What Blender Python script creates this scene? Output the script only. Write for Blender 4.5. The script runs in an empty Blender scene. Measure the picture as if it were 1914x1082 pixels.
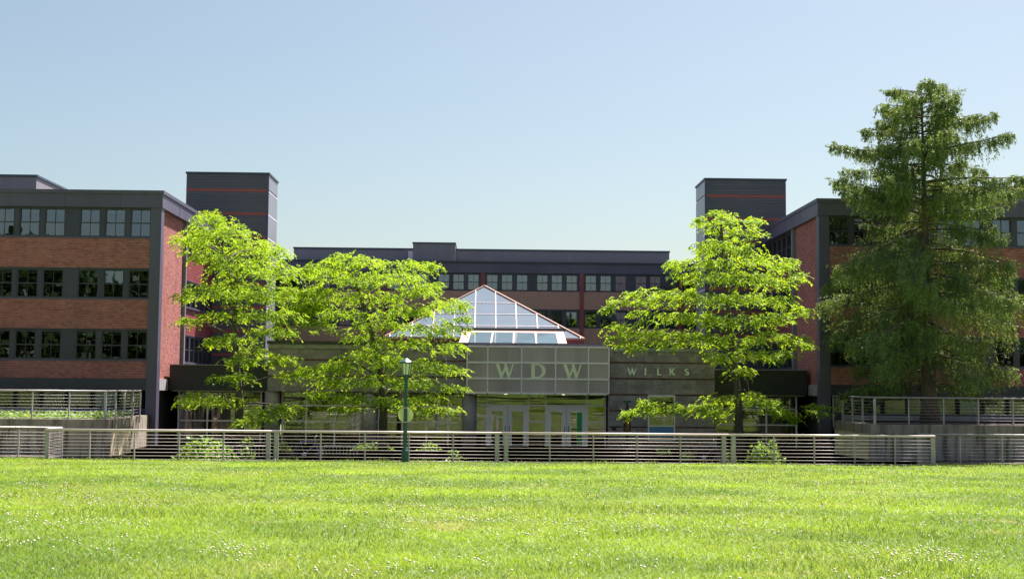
import bpy, math, random
import numpy as np
from mathutils import Matrix, Vector

# ------------------------------------------------------------------ camera, sky, sun, exposure
scene = bpy.context.scene
COL = scene.collection
R = math.radians
CAM = Vector((0.0, 0.0, 2.7))
FPX = 2400.0                       # focal length in pixels of the 1914 px wide photograph
YAW, PITCH, ROLL = 52 / FPX, math.atan(182 / FPX), 0.0085
camd = bpy.data.cameras.new('camera')
camd.sensor_width = 36.0
camd.lens = FPX / 1914 * 36.0
camd.clip_start = 0.1
camd.clip_end = 3000
cam = bpy.data.objects.new('camera', camd)
COL.objects.link(cam)
CROT = (Matrix.Rotation(-YAW, 3, 'Z') @ Matrix.Rotation(math.pi / 2 + PITCH, 3, 'X') @ Matrix.Rotation(ROLL, 3, 'Z'))
cam.matrix_world = Matrix.Translation(CAM) @ CROT.to_4x4()
scene.camera = cam

SUN = Vector((0.27, 0.40, 0.875)).normalized()      # towards the sun
EL = math.asin(SUN.z)
AZ = math.atan2(SUN.x, SUN.y)
world = bpy.data.worlds.new('World')
scene.world = world
world.use_nodes = True
wn = world.node_tree
bg = wn.nodes['Background']
sky = wn.nodes.new('ShaderNodeTexSky')
sky.sky_type = 'NISHITA'
sky.sun_disc = False
sky.sun_elevation = EL
sky.sun_rotation = AZ
sky.air_density = 1.0
sky.dust_density = 2.3
sky.ozone_density = 1.0
sky.altitude = 100
sky_tint = wn.nodes.new('ShaderNodeMix')              # colour tint: the whole sky a little less blue
sky_tint.data_type = 'RGBA'
sky_tint.blend_type = 'MULTIPLY'
sky_tint.inputs[0].default_value = 1.0
sky_tint.inputs[7].default_value = (1.0, 1.0, 0.915, 1)
wn.links.new(sky.outputs[0], sky_tint.inputs[6])
wn.links.new(sky_tint.outputs[2], bg.inputs[0])
bg.inputs[1].default_value = 0.051
sund = bpy.data.lights.new('sun', 'SUN')
sund.energy = 5.0
sund.angle = R(0.55)
sund.color = (1.0, 0.96, 0.9)
sun = bpy.data.objects.new('sun', sund)
COL.objects.link(sun)
sun.rotation_euler = SUN.to_track_quat('Z', 'Y').to_euler()
sun.location = (30, 30, 60)
scene.view_settings.view_transform = 'Standard'
scene.view_settings.look = 'None'
scene.view_settings.gamma = 1.0
scene.view_settings.use_curve_mapping = False
scene.view_settings.exposure = 1.54
scene.cycles.max_bounces = 8
scene.cycles.transparent_max_bounces = 24
scene.cycles.caustics_reflective = False
scene.cycles.caustics_refractive = False

rng = random.Random(7)
nrg = np.random.default_rng(11)


def W(px, py, Y):
    """world point at depth Y (metres along the court) seen at a photograph pixel"""
    d = CROT @ Vector(((px - 957.0), -(py - 541.0), -FPX))
    return CAM + d * (Y / d.y)


def X_(px, py, Y):
    return W(px, py, Y).x


def Z_(px, py, Y):
    return W(px, py, Y).z


# ------------------------------------------------------------------ materials
def nt(name):
    m = bpy.data.materials.new(name)
    m.use_nodes = True
    t = m.node_tree
    return m, t, t.nodes['Principled BSDF']


def node(t, kind, **kw):
    n = t.nodes.new(kind)
    for k, v in kw.items():
        if k in n.inputs:
            n.inputs[k].default_value = v
        else:
            setattr(n, k, v)
    return n


def pos(t, scale=(1, 1, 1)):
    g = t.nodes.new('ShaderNodeNewGeometry')
    mp = t.nodes.new('ShaderNodeMapping')
    mp.inputs['Scale'].default_value = scale
    t.links.new(g.outputs['Position'], mp.inputs['Vector'])
    return mp.outputs[0], g


def rgba(c):
    return (c[0], c[1], c[2], 1)


def mul(c, k):
    return tuple(min(1, v * k) for v in c)


def mix(t, fac, a, b, blend='MIX'):
    n = t.nodes.new('ShaderNodeMix')
    n.data_type = 'RGBA'
    n.blend_type = blend
    for sock, v in ((n.inputs[0], fac), (n.inputs[6], a), (n.inputs[7], b)):
        if isinstance(v, bpy.types.NodeSocket):
            t.links.new(v, sock)
        elif isinstance(v, (int, float)):
            sock.default_value = v
        else:
            sock.default_value = rgba(v)
    return n.outputs[2]


def noise(t, vec, scale, detail=4, rough=0.55):
    n = node(t, 'ShaderNodeTexNoise')
    n.inputs['Scale'].default_value = scale
    n.inputs['Detail'].default_value = detail
    n.inputs['Roughness'].default_value = rough
    t.links.new(vec, n.inputs['Vector'])
    return n.outputs[0]


def ramp(t, fac, stops):
    n = t.nodes.new('ShaderNodeValToRGB')
    e = n.color_ramp.elements
    while len(e) < len(stops):
        e.new(0.5)
    for i, (p, c) in enumerate(stops):
        e[i].position = p
        e[i].color = rgba(c) if not isinstance(c, (int, float)) else (c, c, c, 1)
    t.links.new(fac, n.inputs[0])
    return n.outputs[0]


def bump(t, b, height, strength=0.3, dist=0.02):
    n = t.nodes.new('ShaderNodeBump')
    n.inputs['Strength'].default_value = strength
    n.inputs['Distance'].default_value = dist
    t.links.new(height, n.inputs['Height'])
    t.links.new(n.outputs[0], b.inputs['Normal'])


def MAT(name, col, rough=0.6, var=0.25, scale=1.5, stretch=(1, 1, 1), metallic=0.0, spec=0.5, bmp=0.0, island=0.0, objr=0.0):
    m, t, b = nt(name)
    v, g = pos(t, stretch)
    f = noise(t, v, scale, 6)
    c = mix(t, ramp(t, f, [(0.3, 0.0), (0.7, 1.0)]), mul(col, 1 - var), mul(col, 1 + var))
    if island:
        r = ramp(t, g.outputs['Random Per Island'], [(0.0, mul((1, 1, 1), 1 - island)), (1.0, (1, 1, 1))])
        c = mix(t, 1.0, c, r, 'MULTIPLY')
    if objr:
        oi = t.nodes.new('ShaderNodeObjectInfo')
        r = ramp(t, oi.outputs['Random'], [(0.0, mul((1, 1, 1), 1 - objr)), (1.0, (1, 1, 1))])
        c = mix(t, 1.0, c, r, 'MULTIPLY')
    t.links.new(c, b.inputs['Base Color'])
    b.inputs['Roughness'].default_value = rough
    b.inputs['Metallic'].default_value = metallic
    b.inputs['Specular IOR Level'].default_value = spec
    if bmp:
        bump(t, b, noise(t, v, scale * 12, 4), bmp)
    return m


def brick_mat():
    m, t, b = nt('brick')
    v, g = pos(t)
    c = ramp(t, g.outputs['Random Per Island'], [(0.0, (0.25, 0.073, 0.066)), (0.2, (0.36, 0.108, 0.096)), (0.6, (0.41, 0.132, 0.115)), (0.9, (0.45, 0.152, 0.134)), (1.0, (0.47, 0.185, 0.16))])
    f = noise(t, v, 0.55, 4)
    c = mix(t, ramp(t, f, [(0.35, 0.0), (0.7, 0.22)]), c, (0.42, 0.20, 0.19))
    vs, _ = pos(t, (1.6, 1.6, 0.22))
    fs_ = noise(t, vs, 1.0, 5, 0.6)
    c = mix(t, ramp(t, fs_, [(0.50, 0.0), (0.72, 0.45)]), c, (0.17, 0.075, 0.07))
    t.links.new(c, b.inputs['Base Color'])
    b.inputs['Roughness'].default_value = 0.85
    bump(t, b, noise(t, v, 60, 3), 0.3, 0.004)
    return m


def far_brick_mat():
    m, t, b = nt('far_brick')
    g = t.nodes.new('ShaderNodeNewGeometry')
    s = t.nodes.new('ShaderNodeSeparateXYZ')
    t.links.new(g.outputs['Position'], s.inputs[0])
    cmb = t.nodes.new('ShaderNodeCombineXYZ')
    t.links.new(s.outputs['X'], cmb.inputs['X'])
    t.links.new(s.outputs['Z'], cmb.inputs['Y'])
    br = t.nodes.new('ShaderNodeTexBrick')
    br.inputs['Scale'].default_value = 1.0
    br.inputs['Brick Width'].default_value = 0.21
    br.inputs['Row Height'].default_value = 0.074
    br.inputs['Mortar Size'].default_value = 0.008
    br.inputs['Color1'].default_value = (0.48, 0.20, 0.165, 1)
    br.inputs['Color2'].default_value = (0.34, 0.13, 0.11, 1)
    br.inputs['Mortar'].default_value = (0.60, 0.48, 0.43, 1)
    t.links.new(cmb.outputs[0], br.inputs['Vector'])
    f = noise(t, cmb.outputs[0], 0.5, 4)
    c = mix(t, ramp(t, f, [(0.3, 0.0), (0.7, 0.3)]), br.outputs[0], (0.42, 0.22, 0.19))
    t.links.new(c, b.inputs['Base Color'])
    b.inputs['Roughness'].default_value = 0.85
    return m


def glass_mat(name, tint=(0.55, 0.6, 0.6), refl=0.16, wave=0.0, rough=0.01, ws=(0.5, 0.5, 1.6)):
    m, t, b = nt(name)
    out = t.nodes['Material Output']
    tr = node(t, 'ShaderNodeBsdfTransparent')
    tr.inputs[0].default_value = rgba(tint)
    gl = node(t, 'ShaderNodeBsdfGlossy')
    gl.inputs['Roughness'].default_value = rough
    gl.inputs['Color'].default_value = (0.95, 0.97, 1, 1)
    fr = node(t, 'ShaderNodeFresnel')
    fr.inputs[0].default_value = 1.5
    ad = node(t, 'ShaderNodeMath', operation='ADD', use_clamp=True)
    ad.inputs[1].default_value = refl
    t.links.new(fr.outputs[0], ad.inputs[0])
    ms = node(t, 'ShaderNodeMixShader')
    t.links.new(ad.outputs[0], ms.inputs[0])
    t.links.new(tr.outputs[0], ms.inputs[1])
    t.links.new(gl.outputs[0], ms.inputs[2])
    if wave:
        v, g = pos(t, ws)
        f = noise(t, v, 0.9, 1.5)
        bn = node(t, 'ShaderNodeBump')
        bn.inputs['Strength'].default_value = wave
        bn.inputs['Distance'].default_value = 0.02
        t.links.new(f, bn.inputs['Height'])
        t.links.new(bn.outputs[0], gl.inputs['Normal'])
    t.links.new(ms.outputs[0], out.inputs[0])
    t.nodes.remove(b)
    return m


def leaf_mat(name, cols, trans=0.45, scale=0.6, rough=0.5, spec=0.3):
    """leaf: diffuse plus light through the blade; colour differs per leaf and by patch"""
    m, t, b = nt(name)
    out = t.nodes['Material Output']
    v, g = pos(t)
    f = noise(t, v, scale, 3)
    c1 = ramp(t, g.outputs['Random Per Island'], [(0.0, cols[0]), (0.5, cols[1]), (1.0, cols[2])])
    c = mix(t, ramp(t, f, [(0.38, 0.0), (0.68, 0.6)]), c1, cols[3])
    t.links.new(c, b.inputs['Base Color'])
    b.inputs['Roughness'].default_value = rough
    b.inputs['Specular IOR Level'].default_value = spec
    tl = node(t, 'ShaderNodeBsdfTranslucent')
    c2 = mix(t, 1.0, c, (1.25, 1.15, 0.55), 'MULTIPLY')
    t.links.new(c2, tl.inputs[0])
    ms = node(t, 'ShaderNodeMixShader')
    ms.inputs[0].default_value = trans
    t.links.new(b.outputs[0], ms.inputs[1])
    t.links.new(tl.outputs[0], ms.inputs[2])
    t.links.new(ms.outputs[0], out.inputs[0])
    return m


def concrete_mat(name, col, stain=0.5, dark=(0.06, 0.05, 0.04)):
    m, t, b = nt(name)
    v, g = pos(t, (3.5, 3.5, 0.35))
    f = noise(t, v, 1.0, 6, 0.6)
    v2, _ = pos(t)
    f2 = noise(t, v2, 1.3, 5)
    c = mix(t, ramp(t, f2, [(0.3, 0.0), (0.7, 1.0)]), mul(col, 0.8), mul(col, 1.15))
    c = mix(t, ramp(t, f, [(0.48, 0.0), (0.62, stain)]), c, dark)
    t.links.new(c, b.inputs['Base Color'])
    b.inputs['Roughness'].default_value = 0.9
    bump(t, b, noise(t, v2, 25, 4), 0.3, 0.01)
    return m


def lawn_soil_mat():
    m, t, b = nt('lawn_soil')
    v, g = pos(t)
    f = noise(t, v, 0.5, 5)
    f2 = noise(t, v, 9, 4)
    c = mix(t, ramp(t, f, [(0.35, 0.0), (0.65, 1.0)]), (0.11, 0.16, 0.03), (0.15, 0.21, 0.035))
    c = mix(t, ramp(t, f2, [(0.4, 0.0), (0.75, 0.6)]), c, (0.05, 0.06, 0.02))
    t.links.new(c, b.inputs['Base Color'])
    b.inputs['Roughness'].default_value = 0.95
    b.inputs['Specular IOR Level'].default_value = 0.1
    return m


SLATE = MAT('slate_metal', (0.105, 0.088, 0.145), 0.42, 0.14, 0.8, (1, 1, 0.3), spec=0.5)
SLATE_MID = MAT('slate_panel', (0.058, 0.052, 0.08), 0.42, 0.2, 0.8, (1, 1, 0.3), objr=0.15)
SLATE_DK = MAT('dark_slate_metal', (0.045, 0.042, 0.062), 0.45, 0.15, 0.8)
CHAR = MAT('charcoal_siding', (0.125, 0.112, 0.135), 0.36, 0.12, 0.6, (1, 1, 0.3), spec=0.6, objr=0.12)
SIDEP = MAT('pale_side_panel', (0.2, 0.2, 0.24), 0.32, 0.1, 0.5, (1, 1, 0.3), spec=0.6)
PENT = MAT('grey_penthouse_metal', (0.25, 0.22, 0.25), 0.5, 0.08, 0.5, (3, 1, 0.2))
COPING = MAT('coping_metal', (0.06, 0.08, 0.11), 0.4, 0.1, 1)
RED = MAT('red_band', (0.42, 0.10, 0.085), 0.5, 0.15, 1)
MAROON = MAT('maroon_siding', (0.26, 0.055, 0.06), 0.5, 0.15, 1)
BRICK = brick_mat()
FARBRICK = far_brick_mat()
MORTAR = MAT('mortar', (0.52, 0.36, 0.36), 0.95, 0.2, 2, bmp=0.2)
BLOCK = MAT('grey_block', (0.36, 0.29, 0.36), 0.9, 0.2, 2.5, bmp=0.5, objr=0.28)
BLOCKJ = MAT('block_joint', (0.48, 0.39, 0.47), 0.95, 0.15, 2)
STRIPE = MAT('dark_red_block', (0.17, 0.07, 0.08), 0.9, 0.25, 2, bmp=0.4, objr=0.3)
CONC = concrete_mat('concrete', (0.40, 0.32, 0.28), 0.85)
CONC_LT = concrete_mat('board_concrete', (0.78, 0.60, 0.42), 0.25, (0.2, 0.15, 0.1))
CONC_CAP = concrete_mat('concrete_cap', (0.34, 0.27, 0.23), 0.6)
CONC_GR = concrete_mat('grey_concrete', (0.36, 0.32, 0.36), 0.3, (0.15, 0.15, 0.15))
PAVE = MAT('court_paving', (0.56, 0.49, 0.48), 0.9, 0.15, 2, bmp=0.2)
MULCH = MAT('mulch', (0.12, 0.065, 0.055), 0.95, 0.4, 6, bmp=0.8)
STEEL = MAT('rail_steel', (0.68, 0.55, 0.54), 0.42, 0.1, 2, metallic=0.15, spec=0.5)
STEEL_G = MAT('grey_rail_steel', (0.36, 0.31, 0.32), 0.45, 0.12, 2, metallic=0.2)
POSTM = MAT('post_grey_green', (0.46, 0.39, 0.42), 0.5, 0.15, 2)
POSTT = MAT('terrace_post_grey', (0.42, 0.37, 0.40), 0.5, 0.15, 2)
MULL = MAT('mullion_white', (0.95, 0.80, 0.95), 0.45, 0.08, 1)
DOORM = MAT('door_lavender', (0.95, 0.80, 0.97), 0.45, 0.06, 1)
COLM = MAT('column_grey', (0.33, 0.275, 0.35), 0.55, 0.1, 1)
COPPER = MAT('copper_trim', (0.55, 0.30, 0.24), 0.45, 0.1, 1)
SKYMULL = MAT('skylight_mullion', (0.62, 0.48, 0.47), 0.45, 0.06, 1)
INT = MAT('room_dark', (0.05, 0.05, 0.048), 0.9, 0.3, 0.6)
INTB = MAT('lobby_wall', (0.34, 0.31, 0.27), 0.9, 0.4, 0.4)
BLIND = MAT('blind', (0.62, 0.62, 0.55), 0.8, 0.06, 2, objr=0.25)
LETTER = MAT('cream_letter', (0.95, 0.90, 0.74), 0.6, 0.03, 1)
LETTER2 = MAT('pale_letter', (0.95, 0.90, 0.90), 0.5, 0.03, 1)
FROST = MAT('frosted_panel', (0.55, 0.43, 0.48), 0.55, 0.22, 0.9, (1.6, 1, 0.12), spec=0.25, objr=0.22)
LAMPG = MAT('lamp_green', (0.025, 0.085, 0.08), 0.4, 0.15, 2)
LAMPGL = MAT('lamp_glass', (0.78, 0.78, 0.62), 0.4, 0.06, 4)
DISC = MAT('pale_yellow_disc', (0.9, 0.84, 0.45), 0.5, 0.08, 3)
BLACK = MAT('black_paint', (0.022, 0.023, 0.026), 0.5, 0.2, 2)
ORANGE = MAT('orange_letter', (0.75, 0.30, 0.04), 0.6, 0.05, 2)
BLUEP = MAT('blue_board_or_reflection', (0.12, 0.26, 0.62), 0.5, 0.12, 1.5)  # board paint; in ground floor windows it paints reflected sky
GREENP = MAT('green_strip', (0.03, 0.36, 0.12), 0.4, 0.08, 2)
PAPER = MAT('paper', (0.8, 0.8, 0.76), 0.8, 0.03, 2)
CURT = MAT('pale_curtain', (0.45, 0.40, 0.38), 0.9, 0.15, 3, (6, 6, 0.3))
OLIVE = MAT('olive_reflection', (0.46, 0.46, 0.20), 0.8, 0.35, 2, (0.4, 0.4, 9))  # reflected green painted as a sheet behind the pane
PURPLE = MAT('purple_frame', (0.22, 0.17, 0.42), 0.35, 0.1, 3)
RUBBER = MAT('rubber', (0.02, 0.02, 0.02), 0.7, 0.2, 3)
GLASS = glass_mat('window_glass', (0.6, 0.64, 0.64), 0.10, 0.12)
GLASS_D = glass_mat('ground_window_glass', (0.8, 0.82, 0.82), 0.0, 0.1)
GLASS_B = glass_mat('rear_window_glass', (0.7, 0.73, 0.74), 0.12, 0.1)
GLASS_L = glass_mat('lobby_glass', (0.62, 0.62, 0.60), 0.07, 0.22, 0.02, (0.25, 0.25, 5.0))
BARK = MAT('bark', (0.12, 0.10, 0.085), 0.95, 0.4, 4, (3, 3, 0.6), bmp=0.8)
BARK_L = MAT('larch_bark', (0.14, 0.105, 0.09), 0.95, 0.4, 4, (3, 3, 0.6), bmp=0.8)


def skylight_mat(name, col, refl):
    m, t, b = nt(name)
    out = t.nodes['Material Output']
    v, g = pos(t, (1, 1, 0.4))
    c = mix(t, noise(t, v, 0.8, 4), mul(col, 0.82), mul(col, 1.15))
    t.links.new(c, b.inputs['Base Color'])
    b.inputs['Roughness'].default_value = 0.12
    b.inputs['Specular IOR Level'].default_value = refl
    tl = node(t, 'ShaderNodeBsdfTranslucent')
    t.links.new(c, tl.inputs[0])
    ms = node(t, 'ShaderNodeMixShader')
    ms.inputs[0].default_value = 0.3
    t.links.new(b.outputs[0], ms.inputs[1])
    t.links.new(tl.outputs[0], ms.inputs[2])
    t.links.new(ms.outputs[0], out.inputs[0])
    return m


PYRG = skylight_mat('pyramid_glass', (0.17, 0.225, 0.30), 0.9)
LEANG = skylight_mat('lean_glass', (0.11, 0.18, 0.22), 0.8)

# ------------------------------------------------------------------ mesh helpers


def origin(o):
    v = Vector((0, 0, 0))
    while o is not None:
        v += o.location
        o = o.parent
    return v


def tag(o, label, cat=None, group=None, kind=None):
    if label:
        o['label'] = label
    if cat:
        o['category'] = cat
    if group:
        o['group'] = group
    if kind:
        o['kind'] = kind
    return o


def thing(name, loc, label, cat, group=None):
    o = bpy.data.objects.new(name, None)
    o.empty_display_size = 0.3
    COL.objects.link(o)
    o.location = loc
    return tag(o, label, cat, group)


def inst(name, mesh, parent, wloc=None, rz=0.0, local=False):
    o = bpy.data.objects.new(name, mesh)
    COL.objects.link(o)
    o.parent = parent
    if local:
        o.location = wloc or (0, 0, 0)
    else:
        o.location = Vector(wloc) - (origin(parent) if parent else Vector((0, 0, 0)))
    o.rotation_euler = (0, 0, rz)
    return o


class MB:
    def __init__(s):
        s.v, s.f = [], []

    def add(s, vs, fs):
        n = len(s.v)
        s.v += [tuple(p) for p in vs]
        s.f += [tuple(i + n for i in f) for f in fs]
        return s

    def box(s, x0, x1, y0, y1, z0, z1):
        if x0 > x1:
            x0, x1 = x1, x0
        if y0 > y1:
            y0, y1 = y1, y0
        if z0 > z1:
            z0, z1 = z1, z0
        return s.add([(x0, y0, z0), (x1, y0, z0), (x1, y1, z0), (x0, y1, z0), (x0, y0, z1), (x1, y0, z1), (x1, y1, z1), (x0, y1, z1)],
                     [(3, 2, 1, 0), (4, 5, 6, 7), (0, 1, 5, 4), (1, 2, 6, 5), (2, 3, 7, 6), (3, 0, 4, 7)])

    def bar(s, p, q, w, h, up=Vector((0, 0, 1))):
        """rectangular bar from p to q, w across and h along up"""
        p, q = Vector(p), Vector(q)
        d = (q - p).normalized()
        side = d.cross(up)
        if side.length < 1e-4:
            side = Vector((1, 0, 0))
        side.normalize()
        u = side.cross(d)
        a, b = side * w / 2, u * h / 2
        vs = [p - a - b, p + a - b, p + a + b, p - a + b, q - a - b, q + a - b, q + a + b, q - a + b]
        return s.add(vs, [(0, 1, 2, 3), (7, 6, 5, 4), (1, 0, 4, 5), (2, 1, 5, 6), (3, 2, 6, 7), (0, 3, 7, 4)])

    def tube(s, pts, rad, n=8, caps=True):
        pts = [Vector(p) for p in pts]
        rad = rad if isinstance(rad, (list, tuple)) else [rad] * len(pts)
        base = len(s.v)
        ref = None
        for i, p in enumerate(pts):
            d = (pts[min(i + 1, len(pts) - 1)] - pts[max(i - 1, 0)]).normalized()
            if ref is None:
                ref = Vector((1, 0, 0)) if abs(d.x) < 0.9 else Vector((0, 1, 0))
            a = (ref - d * ref.dot(d)).normalized()
            ref = a
            b = d.cross(a)
            for k in range(n):
                t = 2 * math.pi * k / n
                s.v.append(tuple(p + (a * math.cos(t) + b * math.sin(t)) * rad[i]))
        for i in range(len(pts) - 1):
            for k in range(n):
                k2 = (k + 1) % n
                s.f.append((base + i * n + k, base + i * n + k2, base + (i + 1) * n + k2, base + (i + 1) * n + k))
        if caps:
            s.f.append(tuple(base + k for k in range(n))[::-1])
            s.f.append(tuple(base + (len(pts) - 1) * n + k for k in range(n)))
        return s

    def lathe(s, c, prof, n=24):
        """prof: (radius, z) from bottom to top about the vertical through c"""
        base = len(s.v)
        for r, z in prof:
            for k in range(n):
                t = 2 * math.pi * k / n
                s.v.append((c[0] + r * math.cos(t), c[1] + r * math.sin(t), c[2] + z))
        for i in range(len(prof) - 1):
            for k in range(n):
                k2 = (k + 1) % n
                s.f.append((base + i * n + k, base + i * n + k2, base + (i + 1) * n + k2, base + (i + 1) * n + k))
        s.f.append(tuple(base + k for k in range(n))[::-1])
        s.f.append(tuple(base + (len(prof) - 1) * n + k for k in range(n)))
        return s

    def prism(s, pts2, y0, y1):
        """outline in x,z (front seen from -Y) given depth from y0 (front) to y1"""
        n = len(pts2)
        vs = [(x, y0, z) for x, z in pts2] + [(x, y1, z) for x, z in pts2]
        fs = [tuple(range(n)), tuple(range(2 * n - 1, n - 1, -1))]
        fs += [(i, i + n, (i + 1) % n + n, (i + 1) % n) for i in range(n)]
        return s.add(vs, fs)

    def mesh(s, name, mat, off=Vector((0, 0, 0)), smooth=False):
        me = bpy.data.meshes.new(name)
        me.from_pydata([(a - off[0], b - off[1], c - off[2]) for a, b, c in s.v], [], s.f)
        me.materials.append(mat)
        if smooth:
            me.polygons.foreach_set('use_smooth', [True] * len(me.polygons))
        me.update()
        return me

    def build(s, name, mat, parent=None, smooth=False, at=None):
        off = origin(parent) if parent else Vector(at or (0, 0, 0))
        o = bpy.data.objects.new(name, s.mesh(name, mat, off, smooth))
        COL.objects.link(o)
        if parent:
            o.parent = parent
        else:
            o.location = off
        return o


def Box(name, mat, parent, *b):
    return MB().box(*b).build(name, mat, parent)


def np_mesh(name, verts, faces_n, mat, parent=None, at=(0, 0, 0)):
    """verts (N,k,3): N separate k-gons"""
    n, k, _ = verts.shape
    off = np.array(origin(parent) if parent else at)
    me = bpy.data.meshes.new(name)
    me.vertices.add(n * k)
    me.vertices.foreach_set('co', (verts - off).astype(np.float32).ravel())
    me.loops.add(n * k)
    me.loops.foreach_set('vertex_index', np.arange(n * k, dtype=np.int32))
    me.polygons.add(n)
    me.polygons.foreach_set('loop_start', np.arange(0, n * k, k, dtype=np.int32))
    me.materials.append(mat)
    me.update(calc_edges=True)
    o = bpy.data.objects.new(name, me)
    COL.objects.link(o)
    if parent:
        o.parent = parent
    else:
        o.location = at
    return o


def vnoise(x, y, seed=0):
    """smooth value noise in numpy"""
    xi, yi = np.floor(x).astype(np.int64), np.floor(y).astype(np.int64)
    fx, fy = x - xi, y - yi
    fx, fy = fx * fx * (3 - 2 * fx), fy * fy * (3 - 2 * fy)

    def h(a, b):
        n = (a * 374761393 + b * 668265263 + seed * 974711) & 0x7fffffff
        n = ((n ^ (n >> 13)) * 1274126177) & 0x7fffffff
        return ((n ^ (n >> 16)) & 0xffff) / 65535.0
    return (h(xi, yi) * (1 - fx) + h(xi + 1, yi) * fx) * (1 - fy) + (h(xi, yi + 1) * (1 - fx) + h(xi + 1, yi + 1) * fx) * fy


def fbm(x, y, seed=0):
    return 0.5 * vnoise(x, y, seed) + 0.3 * vnoise(x * 2.1 + 5, y * 2.1 + 3, seed + 1) + 0.2 * vnoise(x * 4.3 + 9, y * 4.3 + 1, seed + 2)


# ------------------------------------------------------------------ ground, lawn, court
FENCE_Y, LBACK_Y = 45.0, 46.8
FX0, FX1 = X_(84, 830, FENCE_Y), X_(1748, 835, FENCE_Y)      # corners of the fence line
COURT_Z = -0.36
TERR_Z = 1.38


def lawn_z(x, y):
    t = np.clip((FENCE_Y - y) / 35.0, -0.1, 1.6)
    return 0.07 + 1.05 * t + 0.05 * (vnoise(x * 0.22, y * 0.22, 5) - 0.5) * np.clip((FENCE_Y - y) / 6, 0, 1)


def sheet(name, xs, ys, zf, mat, kind='structure'):
    nx, ny = len(xs), len(ys)
    gx, gy = np.meshgrid(np.array(xs), np.array(ys))
    gz = zf(gx, gy) if callable(zf) else np.full_like(gx, zf)
    v = np.stack([gx, gy, gz], -1).reshape(-1, 3)
    f = [(j * nx + i, j * nx + i + 1, (j + 1) * nx + i + 1, (j + 1) * nx + i) for j in range(ny - 1) for i in range(nx - 1)]
    me = bpy.data.meshes.new(name)
    me.from_pydata([tuple(p) for p in v], [], f)
    me.materials.append(mat)
    me.polygons.foreach_set('use_smooth', [True] * len(f))
    o = bpy.data.objects.new(name, me)
    COL.objects.link(o)
    o['kind'] = kind
    return o


SOIL = lawn_soil_mat()
sheet('ground', [-900, -300, -100, 0, 100, 300, 900], [-900, -300, -62, 0, 40, 100, 300, 900], COURT_Z - 0.25, MAT('far_ground', (0.09, 0.12, 0.04), 0.95, 0.3, 0.05))
ys = list(np.linspace(-60, 0, 25)) + list(np.linspace(1, 45.25, 60))
lawn = sheet('lawn', list(np.linspace(-60, 60, 61)), ys, lawn_z, SOIL)
sheet('lawn_strip', list(np.linspace(-60, FX0 - 0.12, 30)), [45.25, 46, 46.5, LBACK_Y + 0.15], lawn_z, SOIL)
sheet('lawn_strip', list(np.linspace(FX1 + 0.12, 60, 30)), [45.25, 46, 46.5, LBACK_Y + 0.15], lawn_z, SOIL)
sheet('court_paving', [-60, -20, 0, 20, 60], [45.3, 50, 55, 62], COURT_Z, PAVE)
sheet('planting_bed', list(np.linspace(FX0, -1.0, 20)), list(np.linspace(46.2, 53.6, 12)), lambda x, y: COURT_Z + 0.05 + 0.1 * vnoise(x * .7, y * .7, 2), MULCH)
sheet('planting_bed', list(np.linspace(6.6, FX1, 14)), list(np.linspace(46.2, 53.6, 12)), lambda x, y: COURT_Z + 0.05 + 0.1 * vnoise(x * .7, y * .7, 3), MULCH)

kerb = MB()
kerb.box(FX0 - 0.1, FX1 + 0.1, 45.25, 45.5, COURT_Z - 0.2, 0.085)
kerb.build('lawn_edge_wall', CONC_CAP)
tag(bpy.data.objects['lawn_edge_wall'], 'low concrete edge wall running along the lawn under the main railing', 'wall')
for nm, xa, xb, lb in (('lawn_edge_wall', -60, FX0 - 0.1, 'low concrete edge wall at the far left below the set back railing'),
                       ('lawn_edge_wall', FX1 + 0.1, 60, 'low concrete edge wall at the far right below the set back railing')):
    o = MB().box(xa, xb, LBACK_Y + 0.15, LBACK_Y + 0.4, COURT_Z - 0.2, 0.06).build(nm, CONC_CAP)
    tag(o, lb, 'wall')

# ------------------------------------------------------------------ windows


def window_meshes(w, h, glass, slate=SLATE_DK):
    """meshes of one sash window, local origin at its lower centre on the wall face, looking to -Y"""
    f, mid = 0.055, h * 0.5
    m = MB()
    m.box(-w / 2, -w / 2 + f, -0.03, 0.09, 0, h).box(w / 2 - f, w / 2, -0.03, 0.09, 0, h)
    m.box(-w / 2 + f, w / 2 - f, -0.03, 0.09, 0, f).box(-w / 2 + f, w / 2 - f, -0.03, 0.09, h - f, h)
    m.box(-w / 2 + f, w / 2 - f, -0.015, 0.06, mid - 0.025, mid + 0.025)
    fr = m.mesh('window', slate)
    up = MB().box(-w / 2 + f, w / 2 - f, 0.03, 0.036, mid + 0.025, h - f).mesh('pane', glass)
    lo = MB().box(-w / 2 + f, w / 2 - f, 0.01, 0.016, f, mid - 0.025).mesh('pane', glass)
    mu = MB().box(-0.011, 0.011, 0.005, 0.029, mid + 0.025, h - f).mesh('muntin', slate)
    ml = MB().box(-0.011, 0.011, -0.012, 0.009, f, mid - 0.025).mesh('muntin', slate)
    bl = []
    for k in (0.12, 0.44, 0.50, 0.8):
        b = MB()
        top, bot = h - f, h - f - (h - 2 * f) * k
        n = max(2, int((top - bot) / 0.045))
        for i in range(n):
            z1 = top - (top - bot) * i / n
            z0 = top - (top - bot) * (i + 1) / n
            b.add([(-w / 2 + f, 0.14, z1), (w / 2 - f, 0.14, z1), (w / 2 - f, 0.125, z0), (-w / 2 + f, 0.125, z0)], [(3, 2, 1, 0)])
        bl.append(b.mesh('blind', BLIND))
    return fr, up, lo, mu, ml, bl


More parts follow.
